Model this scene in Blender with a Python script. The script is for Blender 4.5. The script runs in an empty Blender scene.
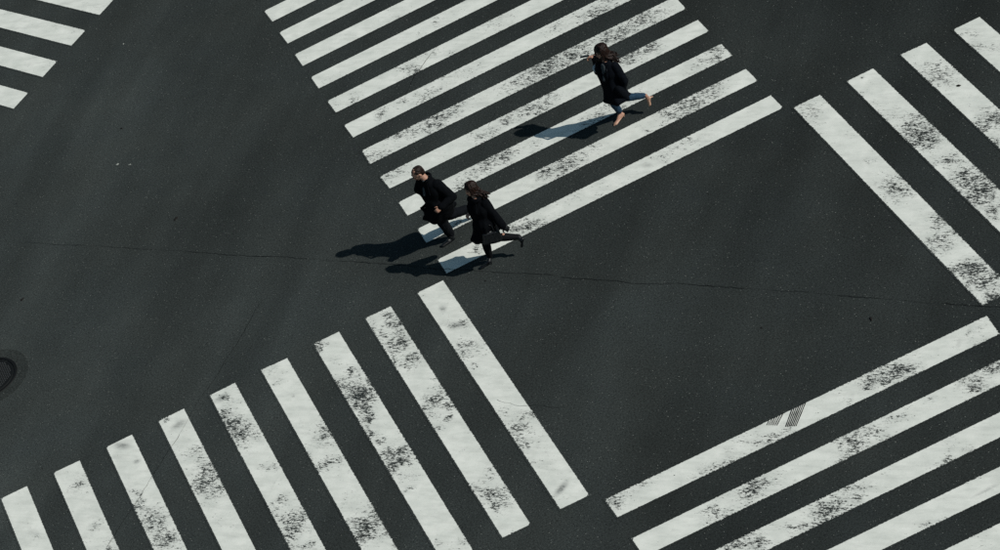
import bpy, bmesh, math, random
import numpy as np
from mathutils import Vector, Matrix, noise, Quaternion

SC = bpy.context.scene
COL = SC.collection
R = math.radians
random.seed(7)

# ------------------------------------------------------------------ camera
cam_data = bpy.data.cameras.new('camera')
cam = bpy.data.objects.new('camera', cam_data)
COL.objects.link(cam)
_right = Vector((0.89706068, -0.24035577, -0.37082508))
_up = Vector((0.4394904, 0.57289278, 0.69183961))
_fwd = Vector((-0.04615537, 0.78359618, -0.61955364))
_m = Matrix((_right, _up, -_fwd)).transposed().to_4x4()
_m.translation = Vector((-7.0, -33.0, 26.9752))
cam.matrix_world = _m
cam_data.sensor_fit = 'HORIZONTAL'
cam_data.sensor_width = 36.0
cam_data.lens = 2830.41 * 36.0 / 1000.0
cam_data.shift_x = 0.4476
cam_data.shift_y = 0.2400
cam_data.clip_start = 0.5
cam_data.clip_end = 2000.0
SC.camera = cam

# ------------------------------------------------------------------ sky and sun
SUN_AZ, SUN_EL = R(-35.0), R(41.0)          # azimuth measured from +X towards +Y
to_sun = Vector((math.cos(SUN_EL) * math.cos(SUN_AZ), math.cos(SUN_EL) * math.sin(SUN_AZ), math.sin(SUN_EL)))
world = bpy.data.worlds.new('World')
SC.world = world
world.use_nodes = True
wn = world.node_tree
wn.nodes.clear()
w_out = wn.nodes.new('ShaderNodeOutputWorld')
w_bg = wn.nodes.new('ShaderNodeBackground')
w_sky = wn.nodes.new('ShaderNodeTexSky')
w_sky.sky_type = 'NISHITA'
w_sky.sun_disc = False
w_sky.sun_elevation = SUN_EL
w_sky.sun_rotation = math.pi / 2 - SUN_AZ    # sky rotation is clockwise from +Y
w_sky.air_density = 1.0
w_sky.dust_density = 1.0
w_sky.ozone_density = 1.0
w_bg.inputs['Strength'].default_value = 0.051
w_tint = wn.nodes.new('ShaderNodeMix')          # the photograph's cool, slightly green white balance
w_tint.data_type = 'RGBA'
w_tint.blend_type = 'MULTIPLY'
w_tint.inputs[0].default_value = 1.0
w_tint.inputs[7].default_value = (0.84, 1.07, 1.02, 1.0)
wn.links.new(w_sky.outputs[0], w_tint.inputs[6])
wn.links.new(w_tint.outputs[2], w_bg.inputs[0])
wn.links.new(w_bg.outputs[0], w_out.inputs[0])

sun_data = bpy.data.lights.new('sun', 'SUN')
sun_data.energy = 3.75
sun_data.angle = R(0.5)
sun_data.color = (1.0, 0.968, 0.915)
sun = bpy.data.objects.new('sun', sun_data)
COL.objects.link(sun)
sun.rotation_euler = to_sun.to_track_quat('Z', 'Y').to_euler()
sun.location = to_sun * 60

SC.view_settings.view_transform = 'Standard'
SC.view_settings.look = 'None'
SC.view_settings.exposure = 0.0
SC.view_settings.gamma = 1.0
SC.view_settings.use_curve_mapping = False
SC.cycles.max_bounces = 5
SC.cycles.use_denoising = False

# ------------------------------------------------------------------ node helpers
class NT:
    def __init__(self, tree):
        self.t = tree
    def n(self, typ, **kw):
        o = self.t.nodes.new(typ)
        for k, v in kw.items():
            setattr(o, k, v)
        return o
    def l(self, a, b):
        self.t.links.new(a, b)
    def val(self, x, sock):
        if hasattr(x, 'links'):
            self.l(x, sock)
        else:
            sock.default_value = x
    def math(self, op, a, b=None, c=None, clamp=False):
        o = self.n('ShaderNodeMath', operation=op, use_clamp=clamp)
        self.val(a, o.inputs[0])
        if b is not None: self.val(b, o.inputs[1])
        if c is not None: self.val(c, o.inputs[2])
        return o.outputs[0]
    def noise(self, vec, scale, detail=4.0, rough=0.6, dist=0.0):
        o = self.n('ShaderNodeTexNoise')
        self.l(vec, o.inputs['Vector'])
        o.inputs['Scale'].default_value = scale
        o.inputs['Detail'].default_value = detail
        o.inputs['Roughness'].default_value = rough
        o.inputs['Distortion'].default_value = dist
        return o.outputs[0]
    def voro(self, vec, scale, feature='F1'):
        o = self.n('ShaderNodeTexVoronoi', feature=feature)
        self.l(vec, o.inputs['Vector'])
        o.inputs['Scale'].default_value = scale
        return o
    def mapr(self, x, a, b, c=0.0, d=1.0, smooth=False):
        o = self.n('ShaderNodeMapRange')
        if smooth: o.interpolation_type = 'SMOOTHSTEP'
        self.val(x, o.inputs[0])
        for i, v in enumerate((a, b, c, d)):
            self.val(v, o.inputs[1 + i])
        return o.outputs[0]
    def mix(self, f, a, b, mode='MIX'):
        o = self.n('ShaderNodeMix', data_type='RGBA', blend_type=mode)
        self.val(f, o.inputs[0])
        for x, s in ((a, o.inputs[6]), (b, o.inputs[7])):
            if hasattr(x, 'links'): self.l(x, s)
            else: s.default_value = (*x, 1.0)
        return o.outputs[2]
    def attr(self, name):
        return self.n('ShaderNodeAttribute', attribute_name=name).outputs['Fac']

def new_mat(name):
    m = bpy.data.materials.new(name)
    m.use_nodes = True
    t = NT(m.node_tree)
    b = m.node_tree.nodes['Principled BSDF']
    return m, t, b

def world_pos(t):
    return t.n('ShaderNodeNewGeometry').outputs['Position']

def rot_pos(t, ang, sx=1.0, sy=1.0):
    o = t.n('ShaderNodeMapping')
    t.l(world_pos(t), o.inputs[0])
    o.inputs['Rotation'].default_value = (0, 0, ang)
    o2 = t.n('ShaderNodeMapping')
    t.l(o.outputs[0], o2.inputs[0])
    o2.inputs['Scale'].default_value = (sx, sy, 1)
    return o2.outputs[0]

ASPH = (0.0290, 0.0338, 0.0322)

def asphalt_color(t, base=ASPH):
    """colour and height of the worn asphalt, the same wherever it shows"""
    p = world_pos(t)
    big = t.noise(p, 0.22, 3, 0.5)
    mid = t.noise(p, 1.3, 4, 0.6)
    tire = t.noise(rot_pos(t, R(-52), 0.10, 0.75), 1.0, 3, 0.55)      # polished wheel lanes
    fine = t.noise(p, 36.0, 3, 0.8)
    grain = t.noise(p, 85.0, 2, 0.85)
    k = t.mapr(big, 0.3, 0.7, 0.84, 1.18)
    k = t.math('MULTIPLY', k, t.mapr(mid, 0.25, 0.75, 0.90, 1.10))
    k = t.math('MULTIPLY', k, t.mapr(tire, 0.32, 0.68, 0.79, 1.17))
    k = t.math('MULTIPLY', k, t.mapr(fine, 0.32, 0.68, 0.52, 1.52))
    k = t.math('MULTIPLY', k, t.mapr(grain, 0.28, 0.72, 0.38, 1.75))
    # base tone scaled along X: lighter towards the west side, darker to the east
    sep = t.n('ShaderNodeSeparateXYZ'); t.l(p, sep.inputs[0])
    k = t.math('MULTIPLY', k, t.mapr(sep.outputs[0], -9.0, 7.0, 1.20, 0.72))
    col = t.mix(1.0, base, t.mix(t.mapr(t.noise(p, 0.6, 2, 0.5), 0.35, 0.65), (1.01, 1.0, 0.985), (0.985, 1.0, 1.015)), 'MULTIPLY')
    vm = t.n('ShaderNodeVectorMath', operation='SCALE'); t.l(col, vm.inputs[0]); t.l(k, vm.inputs['Scale'])
    col = vm.outputs[0]
    # pale aggregate stones
    v = t.voro(p, 36.0)
    sel = t.n('ShaderNodeSeparateColor'); t.l(v.outputs['Color'], sel.inputs[0])
    st = t.math('MULTIPLY', t.math('GREATER_THAN', sel.outputs[0], 0.90), t.mapr(v.outputs['Distance'], 0.28, 0.18))
    st = t.math('MULTIPLY', st, t.mapr(sel.outputs[1], 0.0, 1.0, 0.1, 0.95))
    col = t.mix(st, col, (0.20, 0.21, 0.19))
    v2 = t.voro(p, 30.0)
    sel2 = t.n('ShaderNodeSeparateColor'); t.l(v2.outputs['Color'], sel2.inputs[0])
    pit = t.math('MULTIPLY', t.math('GREATER_THAN', sel2.outputs[0], 0.88), t.mapr(v2.outputs['Distance'], 0.35, 0.15))
    col = t.mix(t.math('MULTIPLY', pit, 0.75), col, (0.007, 0.008, 0.008))
    hgt = t.math('ADD', t.math('MULTIPLY', fine, 0.6), t.math('MULTIPLY', grain, 0.5))
    hgt = t.math('SUBTRACT', hgt, t.math('MULTIPLY', pit, 0.5))
    return col, hgt

def bump(t, b, h, strength, dist):
    o = t.n('ShaderNodeBump')
    o.inputs['Strength'].default_value = strength
    o.inputs['Distance'].default_value = dist
    t.l(h, o.inputs['Height'])
    t.l(o.outputs[0], b.inputs['Normal'])

def mat_asphalt(name='asphalt', base=ASPH):
    m, t, b = new_mat(name)
    c, h = asphalt_color(t, base)
    t.l(c, b.inputs['Base Color'])
    b.inputs['Roughness'].default_value = 0.92
    b.inputs['Specular IOR Level'].default_value = 0.06
    bump(t, b, h, 0.55, 0.006)
    return m

def mat_paint(name, ang, stretch):
    """road paint; attribute wear says how far it is rubbed off, edge is the distance to the paint's edge"""
    m, t, b = new_mat(name)
    ac, ah = asphalt_color(t)
    p = world_pos(t)
    rp = rot_pos(t, ang, 1.0 / stretch, 1.0)
    wear, dirt, edge = t.attr('wear'), t.attr('dirt'), t.attr('edge')
    n1 = t.noise(rp, 31.0, 6, 0.78)
    n2 = t.noise(p, 62.0, 3, 0.8)
    nn = t.math('ADD', t.math('MULTIPLY', n1, 0.66), t.math('MULTIPLY', n2, 0.34))
    clump = t.noise(rot_pos(t, ang, 1.0 / 1.6, 1.0), 7.5, 4, 0.65)
    nn = t.math('ADD', nn, t.math('MULTIPLY', t.math('SUBTRACT', clump, 0.5), 0.28))
    thr = t.math('MULTIPLY_ADD', wear, 0.176, 0.315)
    d = t.math('SUBTRACT', nn, thr)
    worn_paint = t.mapr(d, -0.022, 0.042, 0.0, 1.0, True)
    en = t.math('MULTIPLY', t.math('SUBTRACT', t.noise(p, 34.0, 4, 0.7), 0.5), t.math('MULTIPLY_ADD', wear, 0.13, 0.006))
    ed = t.mapr(t.math('ADD', edge, en), 0.0, 0.006, 0.0, 1.0)
    paint = t.math('MULTIPLY', worn_paint, ed)
    # colour of the paint itself: chalky, mottled, rubbed with tyre dirt
    mot = t.noise(p, 3.2, 4, 0.6)
    pc = t.mix(t.mapr(mot, 0.3, 0.7), (0.625, 0.648, 0.588), (0.770, 0.782, 0.715))
    film = t.noise(rot_pos(t, ang, 0.25, 1.0), 9.0, 4, 0.65)
    pc = t.mix(t.mapr(film, 0.46, 0.74, 0.0, 0.42), pc, (0.42, 0.435, 0.395))
    gr = t.noise(p, 90.0, 2, 0.7)
    pc = t.mix(t.mapr(gr, 0.25, 0.55, 0.16, 0.0), pc, (0.35, 0.37, 0.35))
    # grey rubbed halo round worn places
    halo = t.math('MULTIPLY', t.mapr(wear, 0.25, 1.1, 0.0, 0.42), t.mapr(n1, 0.62, 0.38, 0.0, 1.0))
    pc = t.mix(halo, pc, (0.20, 0.215, 0.205))
    sm = t.math('MULTIPLY', t.mapr(dirt, 0.05, 0.9), t.mapr(t.noise(rp, 30.0, 4, 0.7), 0.62, 0.30, 0.45, 1.0))
    pc = t.mix(t.math('MULTIPLY', sm, 0.93), pc, (0.075, 0.082, 0.080))
    t.l(t.mix(paint, ac, pc), b.inputs['Base Color'])
    t.l(t.mapr(paint, 0.0, 1.0, 0.92, 0.62), b.inputs['Roughness'])
    t.l(t.mapr(paint, 0.0, 1.0, 0.06, 0.22), b.inputs['Specular IOR Level'])
    h = t.math('ADD', t.math('MULTIPLY', ah, 0.5), t.math('MULTIPLY', paint, 0.04))
    bump(t, b, h, 0.35, 0.005)
    return m

def mat_plain(name, col, rough=0.7, spec=0.3, var=0.15, scale=30.0, bstr=0.2, bdist=0.004, sheen=0.0):
    m, t, b = new_mat(name)
    tc = t.n('ShaderNodeTexCoord').outputs['Object']
    n = t.noise(tc, scale, 4, 0.6)
    lo = tuple(c * (1 - var) for c in col); hi = tuple(c * (1 + var) for c in col)
    t.l(t.mix(t.mapr(n, 0.3, 0.7), lo, hi), b.inputs['Base Color'])
    b.inputs['Roughness'].default_value = rough
    b.inputs['Specular IOR Level'].default_value = spec
    if sheen:
        b.inputs['Sheen Weight'].default_value = sheen
        b.inputs['Sheen Roughness'].default_value = 0.5
    if bstr:
        bump(t, b, n, bstr, bdist)
    return m

M_ASPH = mat_asphalt()
M_PATCH = mat_asphalt('patched_asphalt', (0.0205, 0.0238, 0.0225))
M_PAINT = mat_paint('worn_road_paint', R(41), 2.2)
M_CRACK = mat_plain('crack_tar', (0.006, 0.007, 0.007), 0.9, 0.1)
M_IRON = mat_plain('cast_iron', (0.006, 0.007, 0.007), 0.7, 0.15, 0.25, 60)
M_IRON_D = mat_plain('iron_rim', (0.0035, 0.004, 0.004), 0.7, 0.2, 0.2, 60)
M_SKIN = mat_plain('skin', (0.36, 0.195, 0.135), 0.55, 0.35, 0.06, 25, 0.05)
M_BLACK = mat_plain('black_wool', (0.0028, 0.0034, 0.0045), 0.97, 0.05, 0.3, 40, 0.5, 0.004)
M_NAVY = mat_plain('dark_navy_wool', (0.0032, 0.0044, 0.0066), 0.97, 0.06, 0.3, 40, 0.5, 0.004)
M_SUIT = mat_plain('dark_trouser_cloth', (0.0040, 0.0050, 0.0068), 0.9, 0.08, 0.3, 40, 0.3)
M_STOCK = mat_plain('black_stocking', (0.0035, 0.0038, 0.0050), 0.75, 0.12, 0.2, 60, 0.1)
M_JEAN = mat_plain('blue_denim', (0.012, 0.035, 0.064), 0.85, 0.2, 0.35, 45, 0.4)
M_LEATH = mat_plain('black_leather', (0.004, 0.005, 0.006), 0.42, 0.35, 0.2, 30, 0.2)
M_NUDE = mat_plain('nude_leather', (0.43, 0.255, 0.175), 0.40, 0.4, 0.06, 30, 0.05)
M_SHIRT = mat_plain('pale_blue_cotton', (0.40, 0.46, 0.48), 0.9, 0.2, 0.1, 40, 0.4)
M_GREYB = mat_plain('grey_blouse', (0.045, 0.055, 0.060), 0.9, 0.2, 0.1, 40, 0.4)
M_WHITE = mat_plain('white_cotton', (0.70, 0.71, 0.70), 0.9, 0.2, 0.04, 40, 0.2)
M_PHONE = mat_plain('phone_shell', (0.006, 0.006, 0.008), 0.25, 0.5, 0.1, 30, 0)
M_PAPER = mat_plain('scrap_paper', (0.26, 0.275, 0.25), 0.9, 0.2, 0.25, 60, 0.3)
M_DARKB = mat_plain('dark_scrap', (0.010, 0.009, 0.008), 0.9, 0.2, 0.3, 60, 0.3)
M_LIP = mat_plain('lip', (0.30, 0.10, 0.08), 0.5, 0.3, 0.05, 30, 0)
M_EYE = mat_plain('eye', (0.03, 0.02, 0.018), 0.3, 0.5, 0.05, 30, 0)

def mat_hair(name, c1, c2):
    m, t, b = new_mat(name)
    tc = t.n('ShaderNodeTexCoord').outputs['Object']
    n = t.noise(tc, 45.0, 3, 0.6, 0.6)
    t.l(t.mix(t.mapr(n, 0.35, 0.65), c1, c2), b.inputs['Base Color'])
    b.inputs['Roughness'].default_value = 0.6
    b.inputs['Specular IOR Level'].default_value = 0.2
    b.inputs['Anisotropic'].default_value = 0.5
    bump(t, b, n, 0.5, 0.006)
    return m
M_HAIR = mat_hair('dark_brown_hair', (0.005, 0.0026, 0.002), (0.017, 0.0070, 0.0045))
M_HAIRM = mat_hair('brown_black_hair', (0.006, 0.0038, 0.003), (0.020, 0.010, 0.007))

# ------------------------------------------------------------------ object helpers
def link(name, me, mats, parent=None, smooth=False):
    o = bpy.data.objects.new(name, me)
    COL.objects.link(o)
    for m in (mats if isinstance(mats, (list, tuple)) else [mats]):
        me.materials.append(m)
    if parent is not None:
        o.parent = parent
    if smooth:
        me.polygons.foreach_set('use_smooth', [True] * len(me.polygons))
    return o

def mesh(name, v, f):
    me = bpy.data.meshes.new(name)
    me.from_pydata([tuple(p) for p in v], [], f)
    me.update()
    return me

def thing(name, label, cat, loc, group=None):
    o = bpy.data.objects.new(name, None)
    COL.objects.link(o)
    o.location = loc
    o.empty_display_size = 0.2
    tagit(o, label, cat, group)
    return o

def tagit(o, label, cat, group=None):
    o['label'] = label
    o['category'] = cat
    if group: o['group'] = group
    return o

# ------------------------------------------------------------------ road
STRIPES = [('A', [[-1.869, 2.63], [3.891, 2.643], [3.892, 2.215], [-1.879, 2.204]]),
 ('A', [[-1.855, 3.592], [3.896, 3.554], [3.898, 3.132], [-1.868, 3.152]]),
 ('A', [[-1.864, 4.473], [3.888, 4.454], [3.886, 4.033], [-1.866, 4.028]]),
 ('A', [[-1.871, 5.348], [3.885, 5.346], [3.885, 4.919], [-1.854, 4.917]]),
 ('A', [[-1.877, 6.255], [3.878, 6.237], [3.868, 5.78], [-1.887, 5.798]]),
 ('A', [[-1.881, 7.17], [3.888, 7.163], [3.888, 6.724], [-1.872, 6.717]]),
 ('A', [[-1.883, 8.063], [3.887, 8.063], [3.887, 7.624], [-1.871, 7.623]]),
 ('A', [[-1.881, 8.971], [3.883, 8.972], [3.883, 8.533], [-1.881, 8.534]]),
 ('A', [[-1.886, 9.865], [3.878, 9.858], [3.878, 9.419], [-1.887, 9.412]]),
 ('A', [[-1.89, 10.758], [3.879, 10.746], [3.879, 10.307], [-1.88, 10.294]]),
 ('A', [[-1.895, 11.649], [3.875, 11.639], [3.875, 11.2], [-1.883, 11.191]]),
 ('A', [[-1.875, 12.557], [3.889, 12.557], [3.889, 12.118], [-1.875, 12.118]]),
 ('A', [[-1.875, 13.457], [3.889, 13.457], [3.889, 13.018], [-1.875, 13.018]]),
 ('A', [[-1.875, 14.357], [3.889, 14.357], [3.889, 13.918], [-1.875, 13.918]]),
 ('C', [[-2.425, 2.093], [-1.981, 2.088], [-1.996, -3.785], [-2.442, -3.782]]),
 ('C', [[-3.323, 2.095], [-2.885, 2.081], [-2.901, -3.795], [-3.335, -3.791]]),
 ('C', [[-4.221, 2.085], [-3.776, 2.085], [-3.776, -3.771], [-4.221, -3.771]]),
 ('C', [[-5.126, 2.084], [-4.678, 2.059], [-4.679, -3.785], [-5.125, -3.785]]),
 ('C', [[-6.016, 2.075], [-5.574, 2.08], [-5.572, -3.779], [-6.018, -3.779]]),
 ('C', [[-6.911, 2.064], [-6.466, 2.064], [-6.466, -3.793], [-6.911, -3.793]]),
 ('C', [[-7.821, 2.055], [-7.366, 2.054], [-7.371, -3.802], [-7.816, -3.802]]),
 ('C', [[-8.738, 2.059], [-8.284, 2.05], [-8.288, -3.802], [-8.734, -3.802]]),
 ('C', [[-9.654, 2.06], [-9.198, 2.056], [-9.203, -3.798], [-9.648, -3.798]]),
 ('C', [[-10.53, 2.071], [-10.085, 2.071], [-10.085, -3.786], [-10.53, -3.786]]),
 ('C', [[-11.43, 2.071], [-10.985, 2.071], [-10.985, -3.786], [-11.43, -3.786]]),
 ('C', [[-12.33, 2.071], [-11.885, 2.071], [-11.885, -3.786], [-12.33, -3.786]]),
 ('B', [[4.014, 2.106], [4.461, 2.099], [4.458, -3.799], [3.994, -3.806]]),
 ('B', [[4.918, 2.108], [5.367, 2.108], [5.369, -3.79], [4.917, -3.79]]),
 ('B', [[5.828, 2.114], [6.264, 2.091], [6.272, -3.796], [5.82, -3.796]]),
 ('B', [[6.708, 2.095], [7.158, 2.092], [7.159, -3.805], [6.707, -3.805]]),
 ('B', [[7.611, 2.1], [8.063, 2.1], [8.063, -3.798], [7.611, -3.798]]),
 ('B', [[8.511, 2.1], [8.963, 2.1], [8.963, -3.798], [8.511, -3.798]]),
 ('B', [[9.411, 2.1], [9.863, 2.1], [9.863, -3.798], [9.411, -3.798]]),
 ('D', [[-1.852, -4.001], [3.93, -4.029], [3.881, -4.472], [-1.847, -4.435]]),
 ('D', [[-1.857, -4.93], [3.905, -4.93], [3.905, -5.354], [-1.857, -5.354]]),
 ('D', [[-1.853, -5.824], [3.909, -5.824], [3.909, -6.248], [-1.853, -6.248]]),
 ('D', [[-1.853, -6.724], [3.909, -6.724], [3.909, -7.148], [-1.853, -7.148]]),
 ('D', [[-1.853, -7.624], [3.909, -7.624], [3.909, -8.048], [-1.853, -8.048]]),
 ('D', [[-1.853, -8.524], [3.909, -8.524], [3.909, -8.948], [-1.853, -8.948]]),
 ('D', [[-1.853, -9.424], [3.909, -9.424], [3.909, -9.848], [-1.853, -9.848]]),
 ('E', [[-4.82, 20.394], [-4.445, 20.674], [-1.897, 16.14], [-2.272, 15.86]]),
 ('E', [[-5.568, 19.834], [-5.193, 20.114], [-2.645, 15.58], [-3.02, 15.3]]),
 ('E', [[-6.316, 19.274], [-5.941, 19.554], [-3.392, 15.02], [-3.767, 14.74]]),
 ('E', [[-7.063, 18.714], [-6.688, 18.994], [-4.14, 14.46], [-4.515, 14.18]]),
 ('E', [[-7.81, 18.154], [-7.435, 18.434], [-4.887, 13.9], [-5.262, 13.62]]),
 ('E', [[-8.558, 17.594], [-8.183, 17.874], [-5.635, 13.34], [-6.01, 13.06]]),
 ('E', [[-9.306, 17.034], [-8.931, 17.314], [-6.383, 12.78], [-6.758, 12.5]]),
 ('E', [[-10.053, 16.474], [-9.678, 16.754], [-7.13, 12.22], [-7.505, 11.94]]),
 ('E', [[-10.8, 15.914], [-10.425, 16.194], [-7.877, 11.66], [-8.252, 11.38]]),
 ('E', [[-11.548, 15.354], [-11.173, 15.634], [-8.625, 11.1], [-9.0, 10.82]])]
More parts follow.
